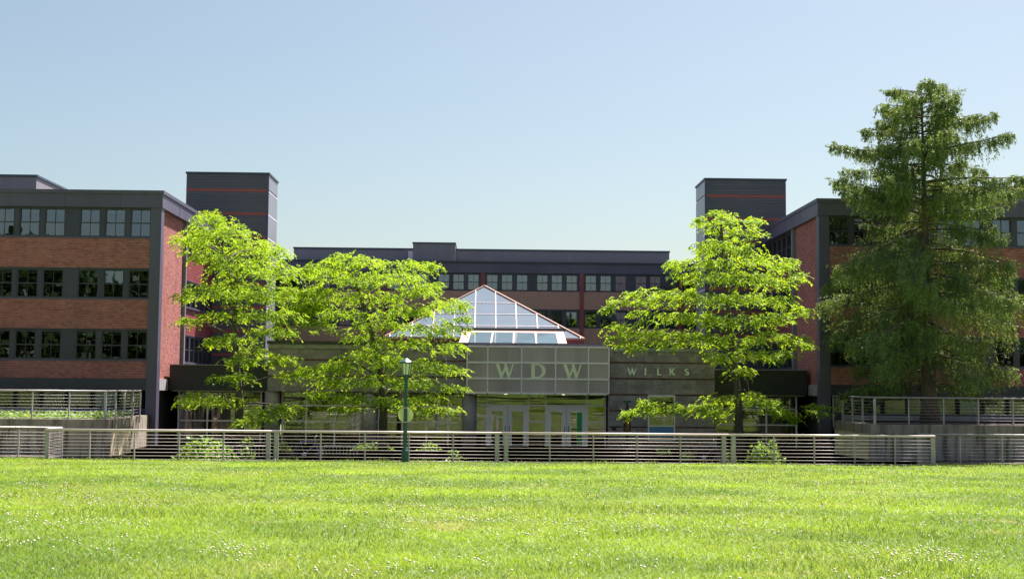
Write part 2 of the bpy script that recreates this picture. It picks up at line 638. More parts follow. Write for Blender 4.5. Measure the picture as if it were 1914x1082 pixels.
def put_window(ms, parent, loc, rz=0.0, blind=None):
    fr, up, lo, mu, ml, bl = ms
    o = inst('window', fr, parent, loc, rz)
    for nm, me in (('pane', up), ('pane', lo), ('muntin', mu), ('muntin', ml)):
        pn = inst(nm, me, o, local=True)
        if nm == 'pane':
            pn.rotation_euler = (rng.gauss(0, 0.004), 0, rng.gauss(0, 0.007))
    if blind is not None:
        inst('blind', bl[blind], o, local=True)
    return o


def brick_field(u0, u1, z0, z1, place, holes=()):
    """bricks in running bond with recessed joints; place(u, depth, z) gives the point"""
    bw, bh, j = 0.205, 0.0737, 0.011
    m = MB()
    nrow = int(round((z1 - z0) / bh))
    bh = (z1 - z0) / nrow
    for r in range(nrow):
        za, zb = z0 + r * bh + j / 2, z0 + (r + 1) * bh - j / 2
        u = u0 - (bw / 2 if r % 2 else 0)
        while u < u1 - 0.02:
            a, b = max(u + j / 2, u0), min(u + bw - j / 2, u1)
            u += bw
            if b - a < 0.02:
                continue
            pr = -0.010 + rng.uniform(-0.003, 0.003)
            P = [place(a, pr, za), place(b, pr, za), place(b, pr, zb), place(a, pr, zb), place(a, 0, za), place(b, 0, za), place(b, 0, zb), place(a, 0, zb)]
            m.add(P, [(0, 1, 2, 3), (1, 0, 4, 5), (3, 2, 6, 7), (0, 3, 7, 4), (2, 1, 5, 6)])
    return m


# ------------------------------------------------------------------ the two side wings
YF = 56.7
ZR, ZFB = 11.22, 10.46
BANDS = [(10.46, 9.08), (7.78, 6.38), (5.10, 3.68)]          # window bands, top to bottom
BRICKS = [(9.08, 7.78), (6.38, 5.10), (3.68, 2.92)]
YB0, YB1, YT = 57.2, 61.7, 69.0


def wing(xs, sgn, label, reach):
    """xs: plane of the court side; sgn -1 grows to the left, +1 to the right"""
    root = thing('dormitory_wing', (xs, YF, COURT_Z), label, 'building', 'brick dormitory wings either side of the court')
    fx = lambda d: xs + sgn * d
    rz = -math.pi / 2 if sgn > 0 else math.pi / 2            # windows on the court side
    L = 34.0
    Box('room_wall', INT, root, fx(0.75), fx(L), YF + 0.75, 95, COURT_Z, ZR - 0.12)
    Box('roof', SLATE_DK, root, fx(0.4), fx(L), YF + 0.4, 95, ZR - 0.12, ZR - 0.04)
    f = MB().box(fx(-0.05), fx(L), YF - 0.05, YF + 0.72, ZFB, ZR - 0.16)
    f.box(fx(-0.05), fx(0.72), YF + 0.72, 94.0, ZFB, ZR - 0.16)
    f.build('fascia', SLATE, root)
    jm = MB().box(-0.006, 0.006, -0.004, 0.004, 0, ZR - 0.16 - ZFB - 0.01).mesh('panel_joint', BLACK)
    for q in range(1, 5):
        inst('panel_joint', jm, root, (fx(2.42 * q - 0.6), YF - 0.051, ZFB + 0.005))
    for q in range(1, 4):
        inst('panel_joint', jm, root, (fx(-0.051), YF + 3.1 * q, ZFB + 0.005))
    c = MB().box(fx(-0.1), fx(L), YF - 0.1, YF + 0.4, ZR - 0.16, ZR)
    c.box(fx(-0.1), fx(0.4), YF + 0.4, 94.0, ZR - 0.16, ZR)
    c.build('coping', SLATE, root)
    Box('corner_pier', SLATE, root, fx(0), fx(0.47), YF, YB0, COURT_Z, ZFB)
    # front: brick bands and window bands
    for zt, zb in BRICKS:
        Box('brick_backing', MORTAR, root, fx(0.47), fx(L), YF + 0.06, YF + 0.7, zb, zt)
        u0, u1 = sorted((fx(0.47), fx(reach)))
        o = brick_field(u0, u1, zb, zt, lambda u, d, z: (u, YF + 0.06 + d, z)).build('brickwork', BRICK, root)
        o['kind'] = 'stuff'
    Box('ground_beam', SLATE_DK, root, fx(0.47), fx(L), YF + 0.01, YF + 0.8, 2.42, 2.92)
    wm = window_meshes(0.92, 1.26, GLASS)
    ds = [0.93 + 1.11 * k for k in range(3)] + [4.69 + 1.11 * k for k in range(3)]
    ds = [d for b in range(2) for d in [q + 7.35 * b for q in ds] if d < reach + 0.6]
    for bi, (zt, zb) in enumerate(BANDS):
        edges = [0.47]
        for d in ds:
            blind = None
            if bi == 0:
                blind = rng.choice([0, None, None, 0] if sgn < 0 else [1, 2])
            elif sgn > 0:
                blind = rng.choice([1, 2, 2])
            elif rng.random() < 0.45:
                blind = rng.choice([0, 0, 1])
            put_window(wm, root, (fx(d), YF + 0.12, zb + 0.07), 0.0, blind)
        prev = 0.47
        for d in ds + [L]:
            a, b = prev, (d - 0.46 if d < L else L)
            if b - a > 0.01:
                Box('mullion_panel', SLATE_MID, root, fx(a), fx(b), YF + 0.08, YF + 0.3, zb + 0.07, zt - 0.07)
            prev = d + 0.46
        Box('window_head', SLATE_DK, root, fx(0.47), fx(L), YF + 0.065, YF + 0.3, zt - 0.07, zt)
        Box('window_sill', SLATE, root, fx(0.47), fx(L), YF + 0.03, YF + 0.3, zb, zb + 0.07)
    # court side: brick panel, trim, recessed window strip with maroon spandrels
    Box('brick_backing', MORTAR, root, fx(0.16), fx(0.7), YB0, YB1 - 0.24, 2.92, ZFB)
    sideplace = lambda u, d, z: (fx(0.16 + d), u, z)
    o = brick_field(YB0, YB1 - 0.24, 2.92, ZFB, sideplace).build('brickwork', BRICK, root)
    o['kind'] = 'stuff'
    Box('side_beam', CONC_GR, root, fx(0.02), fx(0.7), YB0, 58.85, 2.42, 2.92)
    Box('downpipe_recess', SLATE_DK, root, fx(0.30), fx(0.7), YB1 - 0.24, YB1 - 0.06, 2.92, ZFB)
    Box('vertical_trim', PENT, root, fx(0.0), fx(0.6), YB1 - 0.06, YB1 + 0.12, 2.92, ZFB)
    wms = window_meshes(0.80, 1.26, GLASS)
    for zt, zb in BANDS:
        n = 7
        for k in range(n):
            y = YB1 + 0.12 + 0.52 + k * 1.02
            put_window(wms, root, (fx(0.28), y, zb + 0.07), rz, rng.choice([None, None, 0]))
            Box('mullion_panel', SLATE_MID, root, fx(0.24), fx(0.45), y + 0.40, y + 0.62, zb + 0.07, zt - 0.07)
        Box('window_head', SLATE_DK, root, fx(0.22), fx(0.45), YB1 + 0.12, YT, zt - 0.07, zt)
        Box('window_sill', SLATE, root, fx(0.14), fx(0.45), YB1 + 0.12, YT, zb, zb + 0.07)
    for zt, zb in BRICKS:
        n = 9 if zt - zb > 1 else 5
        hgt = (zt - zb) / n
        board = MB().box(0, sgn * 0.03, 0, YT - YB1 - 0.12, 0.004, hgt - 0.012).mesh('siding_board', MAROON)
        Box('spandrel', MAROON, root, fx(0.26), fx(0.5), YB1 + 0.12, YT, zb, zt)
        for i in range(n):
            inst('siding_board', board, root, (fx(0.228), YB1 + 0.12, zb + i * hgt))
    # ground floor set back under the beam
    Box('ground_floor_wall', SLATE_DK, root, fx(0.5), fx(L), YF + 0.34, YF + 0.75, COURT_Z, 1.62)
    Box('plinth', CONC_GR, root, fx(1.0), fx(L), YF + 0.08, YF + 0.335, TERR_Z - 0.02, TERR_Z + 0.2)
    Box('ground_side_wall', SLATE_DK, root, fx(0.3), fx(0.49), YB0 + 0.02, YT, COURT_Z, 2.42)
    # ground floor windows: dark mullions, panes, curtains, sheets coloured like reflections
    gw = MB().box(-0.5, -0.45, -0.02, 0.06, 0, 0.8).box(0.45, 0.5, -0.02, 0.06, 0, 0.8).box(-0.45, 0.45, -0.02, 0.06, 0, 0.05).box(-0.45, 0.45, -0.02, 0.06, 0.75, 0.8).mesh('window', BLACK)
    gp = MB().box(-0.45, 0.45, 0.0, 0.006, 0.05, 0.75).mesh('pane', GLASS_D)
    k = 0
    d = 1.2
    while d < reach + 1:
        o = inst('window', gw, root, (fx(d), YF + 0.36, 1.62))
        inst('pane', gp, o, local=True)
        px = None
        if sgn < 0:
            fill = {2: CURT, 3: CURT, 1: BLUEP}.get(k)
        else:
            fill = {2: CURT, 5: BLUEP, 6: OLIVE, 7: OLIVE}.get(k)  # blue and olive sheets have the window reflections put into their colour
        if fill:
            zlo = 0.33 if fill is CURT else 0.06
            c = MB().box(-0.42, 0.42, 0.05, 0.06, zlo, 0.74).mesh('curtain_or_reflection', fill)
            inst('curtain_or_reflection', c, o, local=True)
        d += 1.12
        k += 1
    return root, fx


lw, lfx = wing(X_(302, 400, YF), -1, 'brick dormitory wing at the left with its court side in sunlight', 8.6)
rw, rfx = wing(X_(1530, 400, YF), +1, 'brick dormitory wing at the right partly hidden behind the tall conifer', 10.5)


def penthouse(px, sgn, label):
    x = X_(px, 340, 62.0)
    zt = 12.72
    root = thing('roof_penthouse', (x, 62.0, ZR - 0.04), label, 'penthouse', 'metal clad penthouses on the wing roofs')
    MB().box(x, x + sgn * 26, 62.0, 78, ZR - 0.04, zt - 0.1).build('wall', PENT, root)
    MB().box(x - sgn * 0.06, x + sgn * 26, 61.94, 78, zt - 0.1, zt).build('coping', COPING, root)


penthouse(68, -1, 'grey metal penthouse on the roof of the left wing')
penthouse(1742, 1, 'grey metal penthouse on the right wing roof behind the conifer')

# ------------------------------------------------------------------ stair towers


def tower(xi, sgn, label):
    """xi: inner face facing the court"""
    w, dep, zt = 4.42, 3.0, 14.12
    root = thing('stair_tower', (xi, YT, COURT_Z), label, 'tower', 'charcoal clad stair towers')
    x0, x1 = xi, xi + sgn * w
    MB().box(x0 + sgn * 0.03, x1, YT + 0.03, YT + dep, COURT_Z, zt - 0.1).build('core', CHAR, root)
    MB().box(x0 - sgn * 0.05, x1 + sgn * 0.05, YT - 0.05, YT + dep + 0.05, zt - 0.1, zt).build('coping', COPING, root)
    MB().box(x0 - sgn * 0.012, x0 + sgn * 0.10, YT - 0.012, YT + 0.10, COURT_Z, zt - 0.1).build('corner_trim', SLATE, root)
    bh = 0.158
    nb = int((zt - 0.1 - 2.5) / bh)
    board = MB().box(min(0, sgn * (w - 0.1)), max(0, sgn * (w - 0.1)), 0, 0.028, 0.0, bh - 0.016).mesh('siding_board', CHAR)
    band = MB().box(min(0, sgn * (w - 0.1)), max(0, sgn * (w - 0.1)), -0.012, 0.028, 0.0, bh - 0.016).mesh('red_band', RED)
    pan = MB().box(0, sgn * 0.022, 0, dep - 0.12, 0, bh * 8 - 0.05).mesh('side_panel', SIDEP)
    joint = MB().box(-sgn * 0.01, sgn * 0.024, 0, dep - 0.12, 0, 0.05).mesh('joint_strip', MULL)
    for i in range(nb):
        z = zt - 0.1 - (i + 1) * bh
        isb = (i % 8 == 5)
        inst('red_band' if isb else 'siding_board', band if isb else board, root, (x0 + sgn * 0.1, YT, z))
        if isb:
            inst('side_panel', pan, root, (x0, YT + 0.11, z - bh * 8 + 0.05))
            inst('joint_strip', joint, root, (x0, YT + 0.11, z))
    top = MB().box(0, sgn * 0.022, 0, dep - 0.12, 0, bh * 5 - 0.01).mesh('side_panel', SIDEP)
    inst('side_panel', top, root, (x0, YT + 0.11, zt - 0.1 - bh * 5))
    return root


tower(X_(501, 400, YT), -1, 'charcoal stair tower with red bands behind the left wing')
tower(X_(1318, 400, YT), 1, 'charcoal stair tower with red bands behind the right wing')

# ------------------------------------------------------------------ rear dormitory
YR = 94.5
zz = lambda py: Z_(930, py, YR)
rear = thing('rear_dormitory', (0, YR, COURT_Z), 'long brick dormitory across the back of the court with maroon piers', 'building')
L0, L1 = -27.0, 27.0
zf1, zf0 = zz(489), zz(510)
rb = [(zz(510), zz(544)), (zz(577), zz(612))]
rk = [(zz(544), zz(577)), (zz(612), 1.5)]
MB().box(L0, L1, YR + 0.7, YR + 14, COURT_Z, zf1 - 0.1).build('room_wall', INT, rear)
MB().box(L0, L1, YR - 0.06, YR + 0.7, zf0, zf1 - 0.14).build('fascia', SLATE, rear)
MB().box(L0, L1, YR - 0.14, YR + 1.2, zf1 - 0.14, zf1).build('coping', SLATE_DK, rear)
MB().box(L0, L1, YR + 0.0, YR + 0.7, COURT_Z, 1.5).build('ground_wall', CONC_GR, rear)
for zt, zb in rk:
    MB().box(L0, L1, YR + 0.02, YR + 0.7, zb, zt).build('brick_wall', FARBRICK, rear)
wmr = window_meshes(0.86, 1.2, GLASS_B)
piers = [X_(902 + 185 * k, 600, YR) for k in range(-3, 4)]
offs = [0.685, 1.78, 2.89, 4.39, 5.47, 6.57]
for zt, zb in rb:
    MB().box(L0, L1, YR + 0.02, YR + 0.3, zb, zb + 0.05).build('window_sill', SLATE_DK, rear)
    MB().box(L0, L1, YR + 0.02, YR + 0.3, zb + 1.26, zt).build('window_head', SLATE_DK, rear)
    xs = sorted(p + o for p in piers for o in offs)
    prev = L0
    for x in xs + [L1]:
        a, b = prev, (x - 0.43 if x < L1 else L1)
        if b - a > 0.01:
            MB().box(a, b, YR + 0.05, YR + 0.3, zb + 0.05, zb + 1.26).build('mullion_panel', SLATE_MID, rear)
        prev = x + 0.43
    for x in xs:
        if -15.5 < x < 15.5:
            put_window(wmr, rear, (x, YR + 0.08, zb + 0.055), 0.0, rng.choice([1, 1, 2, 1, 2, 1, 0]))
for p in piers:
    MB().box(p - 0.15, p + 0.15, YR - 0.05, YR + 0.4, COURT_Z, zf0).build('maroon_pier', MAROON, rear)
YP = YR + 1.6
x0, x1 = X_(549, 480, YP), X_(1251, 480, YP)
ztp = Z_(900, 465.5, YP)
ph = thing('roof_penthouse', (0, YP, zf1 - 0.1), 'long grey penthouse along the roof of the rear dormitory', 'penthouse')
MB().box(x0, x1, YP, YP + 8, zf1 - 0.1, ztp - 0.12).build('wall', PENT, ph)
MB().box(x0 - 0.05, x1 + 0.05, YP - 0.06, YP + 8.05, ztp - 0.12, ztp).build('coping', COPING, ph)
xa, xb, zt = X_(772, 460, YP - 0.8), X_(851, 460, YP - 0.8), Z_(812, 453, YP - 0.8)
hb = thing('roof_hatch_house', (xa, YP - 0.8, zf1), 'raised grey box standing in the middle of the rear roof', 'penthouse')
MB().box(xa, xb, YP - 0.8, YP + 3, zf1 - 0.1, zt - 0.1).build('wall', PENT, hb)
MB().box(xa - 0.05, xb + 0.05, YP - 0.86, YP + 3.05, zt - 0.1, zt).build('coping', COPING, hb)
MB().box(xa - 0.38, xa - 0.02, YP - 0.3, YP - 0.02, zf1 - 0.1, zt - 0.62).build('vent_panel', MULL, hb)

# ------------------------------------------------------------------ entrance pavilion
YV = 58.6
PX0, PX1 = X_(500, 700, YV), X_(1336, 700, YV)
ZVT, ZVB = 4.66, 2.42
SPX0, SPX1 = X_(873, 690, YV), X_(1138, 690, YV)
pav = thing('entrance_pavilion', (0, YV, COURT_Z), 'low grey block entrance pavilion lettered WDW and WILKS', 'building')
MB().box(PX0, PX1, YV + 0.25, 79, ZVT - 0.22, ZVT - 0.1).build('roof', SLATE_DK, pav)
MB().box(PX0 - 0.05, PX1 + 0.05, YV - 0.06, YV + 0.3, ZVT - 0.1, ZVT + 0.04).build('coping', SLATE_DK, pav)
MB().box(PX0, PX1, YV - 0.02, YV + 0.25, ZVT - 0.3, ZVT - 0.1).build('top_band', CONC_GR, pav)
# backing wall for the blockwork
RWX = SPX1 + 0.0
MB().box(PX0, SPX0, YV + 0.06, YV + 0.4, ZVB, ZVT - 0.3).build('block_backing', BLOCKJ, pav)
MB().box(SPX0, SPX1, YV + 0.06, YV + 0.4, ZVB, ZVT - 0.3).build('block_backing', BLOCKJ, pav)
# window in the right hand wall
WX0, WX1 = X_(1211, 780, YV), X_(1262, 780, YV)
WZ1, WZ0 = Z_(1236, 739, YV), Z_(1236, 824, YV)
bk = MB().box(SPX1, WX0, YV + 0.06, YV + 0.4, COURT_Z, ZVT - 0.3).box(WX1, PX1, YV + 0.06, YV + 0.4, COURT_Z, ZVT - 0.3)
bk.box(WX0, WX1, YV + 0.06, YV + 0.4, WZ1, ZVT - 0.3).box(WX0, WX1, YV + 0.06, YV + 0.4, COURT_Z, WZ0)
bk.build('block_backing', BLOCKJ, pav)
# courses of block: stripe course then three block courses
courses = []
z = ZVT - 0.3
pat = [0.47, 'S'] + [0.645, 'S'] * 8
for p in pat:
    if p == 'S':
        courses.append(('S', z - 0.085, z))
        z -= 0.085
    else:
        n = 2 if p < 0.5 else 3
        for i in range(n):
            courses.append(('B', z - p / n, z))
            z -= p / n


def lay_blocks(xa, xb, zmin, hole=None):
    cache = {}
    bw = 0.4
    row = 0
    for kind, z0, z1 in courses:
        if z1 < zmin + 0.05:
            break
        z0 = max(z0, zmin)
        row += 1
        x = xa - (bw / 2 if row % 2 else 0)
        while x < xb - 0.01:
            segs = [(max(x, xa), min(x + bw, xb))]
            x += bw
            if hole and z1 > hole[2] + 0.02 and z0 < hole[3] - 0.02:
                out = []
                for a, b in segs:
                    if b <= hole[0] or a >= hole[1]:
                        out.append((a, b))
                    else:
                        if a < hole[0]:
                            out.append((a, hole[0]))
                        if b > hole[1]:
                            out.append((hole[1], b))
                segs = out
            for a, b in segs:
                if b - a < 0.03:
                    continue
                key = (kind, round(b - a, 2), round(z1 - z0, 3))
                if key not in cache:
                    pr = 0.012 if kind == 'S' else 0.03
                    cache[key] = MB().box(0.005, b - a - 0.005, 0.06 - pr, 0.06, 0.005, z1 - z0 - 0.005).mesh('block', STRIPE if kind == 'S' else BLOCK)
                inst('stripe_block' if kind == 'S' else 'block', cache[key], pav, (a, YV, z0))


lay_blocks(SPX1 + 0.02, PX1, COURT_Z, (WX0, WX1, WZ0, WZ1))
lay_blocks(PX0, SPX0 - 0.02, ZVB)
# return walls at the ends
MB().box(PX0 + 0.01, PX0 + 0.4, YV + 0.4, 79, ZVB, ZVT - 0.22).build('end_wall', BLOCK, pav)
MB().box(PX1 - 0.4, PX1 - 0.01, YV + 0.4, 79, COURT_Z, ZVT - 0.22).build('end_wall', BLOCK, pav)
MB().box(PX0, PX1 - 0.42, YV + 0.41, YV + 0.9, ZVB, ZVB + 0.06).build('soffit', SLATE_DK, pav)
# the window with its blue board
wd = MB()
fw = 0.06
wd.box(WX0, WX0 + fw, YV + 0.0, YV + 0.12, WZ0, WZ1).box(WX1 - fw, WX1, YV + 0.0, YV + 0.12, WZ0, WZ1)
wd.box(WX0 + fw, WX1 - fw, YV, YV + 0.12, WZ1 - fw, WZ1).box(WX0 + fw, WX1 - fw, YV, YV + 0.12, WZ0, WZ0 + fw)
zm1, zm2 = Z_(1236, 766, YV), Z_(1236, 796, YV)
for zq in (zm1, zm2):
    wd.box(WX0 + fw, WX1 - fw, YV, YV + 0.1, zq - 0.025, zq + 0.025)
wo = wd.build('window', MULL, pav)
wo['label'] = 'white framed three light window with a blue board in its lowest light'
for za, zb in ((WZ0 + fw, zm2 - 0.025), (zm2 + 0.025, zm1 - 0.025), (zm1 + 0.025, WZ1 - fw)):
    MB().box(WX0 + fw, WX1 - fw, YV + 0.05, YV + 0.056, za, zb).build('pane', GLASS_L, wo)
MB().box(WX0 + fw + 0.01, WX1 - fw - 0.01, YV + 0.03, YV + 0.045, WZ0 + fw + 0.12, zm2 - 0.03).build('blue_board', BLUEP, wo)

# frosted sign screen
SY = YV - 0.22
sx = [X_(p, 690, SY) for p in (873, 911.5, 975, 1038.5, 1100, 1138)]
sz = [Z_(1005, p, SY) for p in (735, 708, 678, 648)]
scr = MB().box(sx[0], sx[-1], SY + 0.06, YV + 0.02, sz[0], sz[3]).build('sign_screen', MULL, pav)
for i in range(5):
    for j in range(3):
        MB().box(sx[i] + 0.035, sx[i + 1] - 0.035, SY + 0.03, SY + 0.05, sz[j] + 0.035, sz[j + 1] - 0.035).build('frosted_panel', FROST, scr)
for x in sx:
    MB().box(x - 0.03, x + 0.03, SY - 0.01, SY + 0.058, sz[0], sz[3]).build('mullion', MULL, scr)
for zq in sz:
    for i in range(5):
        MB().box(sx[i] + 0.031, sx[i + 1] - 0.031, SY - 0.006, SY + 0.057, zq - 0.04, zq + 0.04).build('mullion', MULL, scr)

# letters
W_OUT = [(0, 1), (.2, 1), (.365, .34), (.5, .72), (.42, 1), (.62, 1), (.78, .34), (.93, 1), (1.03, 1), (.79, 0), (.68, 0), (.545, .52), (.38, 0), (.27, 0)]
W_OUT = [(0, 1), (.19, 1), (.365, .32), (.51, .80), (.46, 1), (.62, 1), (.785, .32), (.945, 1), (1.04, 1), (.79, 0), (.69, 0), (.545, .50), (.375, 0), (.265, 0)]


def arc(cx, cz, rx, rz_, a0, a1, n):
    return [(cx + rx * math.cos(R(a0 + (a1 - a0) * i / n)), cz + rz_ * math.sin(R(a0 + (a1 - a0) * i / n))) for i in range(n + 1)]


def glyph(ch):
    """list of outlines in a unit high box and the width"""
    if ch == 'W':
        return [W_OUT], 1.04
    if ch == 'I':
        return [[(0, 0), (0, 1), (.24, 1), (.22, .5), (.24, 0)]], .24
    if ch == 'L':
        return [[(0, 0), (0, 1), (.24, 1), (.22, .16), (.56, .16), (.58, .2), (.58, 0)]], .58
    if ch == 'K':
        return [[(0, 0), (0, 1), (.22, 1), (.22, .56), (.55, 1), (.76, 1), (.42, .57), (.84, 0), (.54, 0), (.24, .46), (.22, .44), (.22, 0)]], .84
    if ch == 'D':
        out = [(0, 0), (0, 1), (.4, 1)] + arc(.4, .5, .52, .5, 85, -85, 14) + [(.4, 0)]
        inn = [(.23, .09), (.23, .91), (.4, .91)] + arc(.4, .5, .29, .41, 85, -85, 14) + [(.4, .09)]
        quads = []
        n = len(out)
        for i in range(n):
            k = (i + 1) % n
            quads.append([out[i], out[k], inn[k], inn[i]])
        return quads, .92
    if ch == 'S':
        cen = arc(.34, .74, .22, .17, 20, 250, 10) + arc(.34, .27, .24, .19, 75, -160, 10)
        wid = [.07 + .05 * math.sin(math.pi * i / (len(cen) - 1)) ** 2 for i in range(len(cen))]
        quads = []
        P = []
        for i, c in enumerate(cen):
            a, b = cen[max(0, i - 1)], cen[min(len(cen) - 1, i + 1)]
            t = Vector((b[0] - a[0], b[1] - a[1])).normalized()
            P.append(((c[0] - t.y * wid[i], c[1] + t.x * wid[i]), (c[0] + t.y * wid[i], c[1] - t.x * wid[i])))
        for i in range(len(P) - 1):
            quads.append([P[i][0], P[i + 1][0], P[i + 1][1], P[i][1]])
        return quads, .68
    return [], 0


def letter(ch, cx, z0, h, y0, y1, mat, parent, wide=1.0):
    outs, w = glyph(ch)
    m = MB()
    for o in outs:
        pts = [(cx + (x - w / 2) * h * wide, z0 + zq * h) for x, zq in o]
        m.prism(pts, y0, y1)
    return m.build('letter', mat, parent)


for ch, px in (('W', 943.5), ('D', 1006.5), ('W', 1070)):
    letter(ch, X_(px, 693, SY), sz[1] + 0.045, sz[2] - sz[1] - 0.09, SY + 0.012, SY + 0.028, LETTER, scr, 1.28 if ch == 'W' else 1.12)
for ch, px in (('W', 1181), ('I', 1206.5), ('L', 1232), ('K', 1257), ('S', 1283.5)):
    h = 13.2 / 2400 * YV
    letter(ch, X_(px, 694, YV), Z_(px, 701 + (px - 1181) * 0.004, YV), h, YV - 0.02, YV + 0.025, LETTER2, pav, 1.25 if ch == 'W' else 1.0)

# storefront glazing between columns
GY = YV + 0.75
GZ = [COURT_Z + 0.05, 1.05, 1.78, ZVB]


def glazing(parent, xcuts, y, zc, low=True, glass=GLASS_L):
    for i, x in enumerate(xcuts):
        MB().box(x - 0.035, x + 0.035, y - 0.05, y + 0.06, zc[0], zc[-1]).build('mullion', MULL, parent)
    for i in range(len(xcuts) - 1):
        a, b = xcuts[i] + 0.036, xcuts[i + 1] - 0.036
        if b - a < 0.1:
            continue
        for zq in zc[1:-1]:
            MB().box(a, b, y - 0.04, y + 0.05, zq - 0.03, zq + 0.03).build('transom', MULL, parent)
        for j in range(len(zc) - 1):
            p = MB().box(a, b, y, y + 0.008, zc[j] + 0.031, zc[j + 1] - 0.031).build('pane', glass, parent)
        if low:
            MB().box(a, b, y + 0.25, y + 0.35, zc[0], zc[1] - 0.05).build('low_beige_box', CONC_LT, parent)  # pale box standing low behind the bottom panes


gx = [X_(p, 770, GY) for p in (528, 573, 626, 673, 708, 752, 797, 838, 868)]
glazing(pav, gx, GY, GZ)
cols = [508, 690, 877]
for p in cols:
    x = X_(p, 770, YV + 0.35)
    MB().lathe((x, YV + 0.42, COURT_Z), [(0.34, 0), (0.34, ZVB - COURT_Z)], 28).build('column', COLM, pav, True)
# entry bay
ex = [X_(p, 770, GY) for p in (889, 909.5, 987.5, 1020, 1097.5, 1131)]
zt1 = Z_(1000, 757.5, GY)
for x in ex:
    MB().box(x - 0.03, x + 0.03, GY - 0.05, GY + 0.06, COURT_Z, ZVB).build('mullion', MULL, pav)
for i in range(5):
    a, b = ex[i] + 0.031, ex[i + 1] - 0.031
    door = i in (1, 3)
    MB().box(a, b, GY - 0.04, GY + 0.05, zt1 - 0.03, zt1 + 0.03).build('transom', MULL, pav)
    MB().box(a, b, GY, GY + 0.008, zt1 + 0.031, ZVB).build('pane', GLASS_L, pav)
    if not door:
        zq = Z_(1000, 788, GY)
        MB().box(a, b, GY - 0.04, GY + 0.05, zq - 0.025, zq + 0.025).build('transom', MULL, pav)
        MB().box(a, b, GY, GY + 0.008, zq + 0.026, zt1 - 0.031).build('pane', GLASS_L, pav)
        MB().box(a, b, GY, GY + 0.008, COURT_Z + 0.02, zq - 0.026).build('pane', GLASS_L, pav)
    else:
        mid = (a + b) / 2
        for side, (da, db) in enumerate(((a, mid - 0.008), (mid + 0.008, b))):
            zb, ztp_ = COURT_Z + 0.02, zt1 - 0.032
            st, tr = 0.2, 0.24
            d = MB().box(da, da + st, GY - 0.03, GY + 0.03, zb, ztp_).box(db - st, db, GY - 0.03, GY + 0.03, zb, ztp_)
            d.box(da + st, db - st, GY - 0.03, GY + 0.03, ztp_ - tr, ztp_).box(da + st, db - st, GY - 0.03, GY + 0.03, zb, zb + 0.36)
            do = d.build('door', DOORM, pav)
            MB().box(da + st, db - st, GY - 0.004, GY + 0.004, zb + 0.36, ztp_ - tr).build('pane', GLASS_L, do)
            hx = db - 0.08 if side == 0 else da + 0.08
            h = MB().tube([(hx, GY - 0.03, 0.62), (hx, GY - 0.09, 0.64), (hx, GY - 0.09, 0.9), (hx, GY - 0.03, 0.92)], 0.014, 8)
            h.build('handle', BLACK, do)
            if i == 1 and side == 0:
                MB().add([(da + st + .14, GY - .006, 1.26), (db - st - .03, GY - .006, 1.26), (db - st - .03, GY - .006, 1.38), (da + st + .14, GY - .006, 1.40)], [(0, 1, 2, 3)]).build('paper_notice', PAPER, do)
            if i == 3 and side == 1:
                MB().box(db - st - 0.24, db - st - 0.01, GY - 0.012, GY - 0.005, zb + 0.40, ztp_ - tr - 0.02).build('green_strip', GREENP, do)
# entrance mat step and lobby interior
MB().box(PX0 + 0.45, PX1 - 0.45, YV + 0.42, 78.5, COURT_Z - 0.1, COURT_Z + 0.018).build('lobby_floor', PAVE, pav)
MB().box(PX0 + 0.45, PX1 - 0.45, 66.0, 66.2, COURT_Z, ZVT - 0.22).build('lobby_wall', INTB, pav)
MB().box(SPX1 + 0.05, PX1 - 0.45, YV + 1.6, YV + 1.7, COURT_Z, ZVT - 0.22).build('lobby_wall', INTB, pav)
MB().box(PX0 + 0.45, PX1 - 0.45, YV + 0.95, 66.0, ZVB + 0.25, ZVB + 0.3).build('lobby_ceiling', INTB, pav)
EMIT, et, eb = nt('downlight_glow')
eb.inputs['Emission Color'].default_value = (1, 0.85, 0.5, 1)
eb.inputs['Emission Strength'].default_value = 6
for px in (945, 1053):
    x = X_(px, 741, GY + 0.9)
    MB().lathe((x, GY + 0.9, ZVB - 0.06), [(0.07, 0), (0.09, 0.05)], 14).build('downlight', EMIT, pav)
x = X_(1000, 738, GY)
ring = MB().tube([(x + 0.2 * math.cos(t), GY - 0.03, Z_(1000, 738, GY) + 0.17 * math.sin(t)) for t in np.linspace(math.pi, 2 * math.pi, 14)], 0.012, 6)
ring.build('hanging_ring', MULL, pav)
x, z = X_(1147, 800, YV), Z_(1147, 800, YV)
MB().lathe((x, YV - 0.06, z - 0.08), [(0.03, 0), (0.09, 0.04), (0.1, 0.1), (0.06, 0.16)], 14).build('wall_light', BLACK, pav)

# pyramid skylight
YQ, HB = 66.0, X_(1091, 632, 66.0)
ZQ0, ZQ1 = Z_(906, 632, YQ), Z_(906, 535, YQ + HB)
pc = Vector((0.02, YQ + HB, 0))
kerbp = MB().box(pc.x - HB - 0.02, pc.x + HB + 0.02, YQ - 0.02, YQ + 2 * HB + 0.02, ZVT - 0.15, ZQ0 - 0.05)
pyr = kerbp.build('pyramid_skylight', MAROON, pav)
pyr['label'] = 'glass pyramid skylight on a maroon kerb with pink mullions'


def clip(poly, f):
    out = []
    for i in range(len(poly)):
        a, b = poly[i], poly[(i + 1) % len(poly)]
        fa, fb = f(a), f(b)
        if fa >= 0:
            out.append(a)
        if (fa >= 0) != (fb >= 0):
            t = fa / (fa - fb)
            out.append((a[0] + (b[0] - a[0]) * t, a[1] + (b[1] - a[1]) * t))
    return out


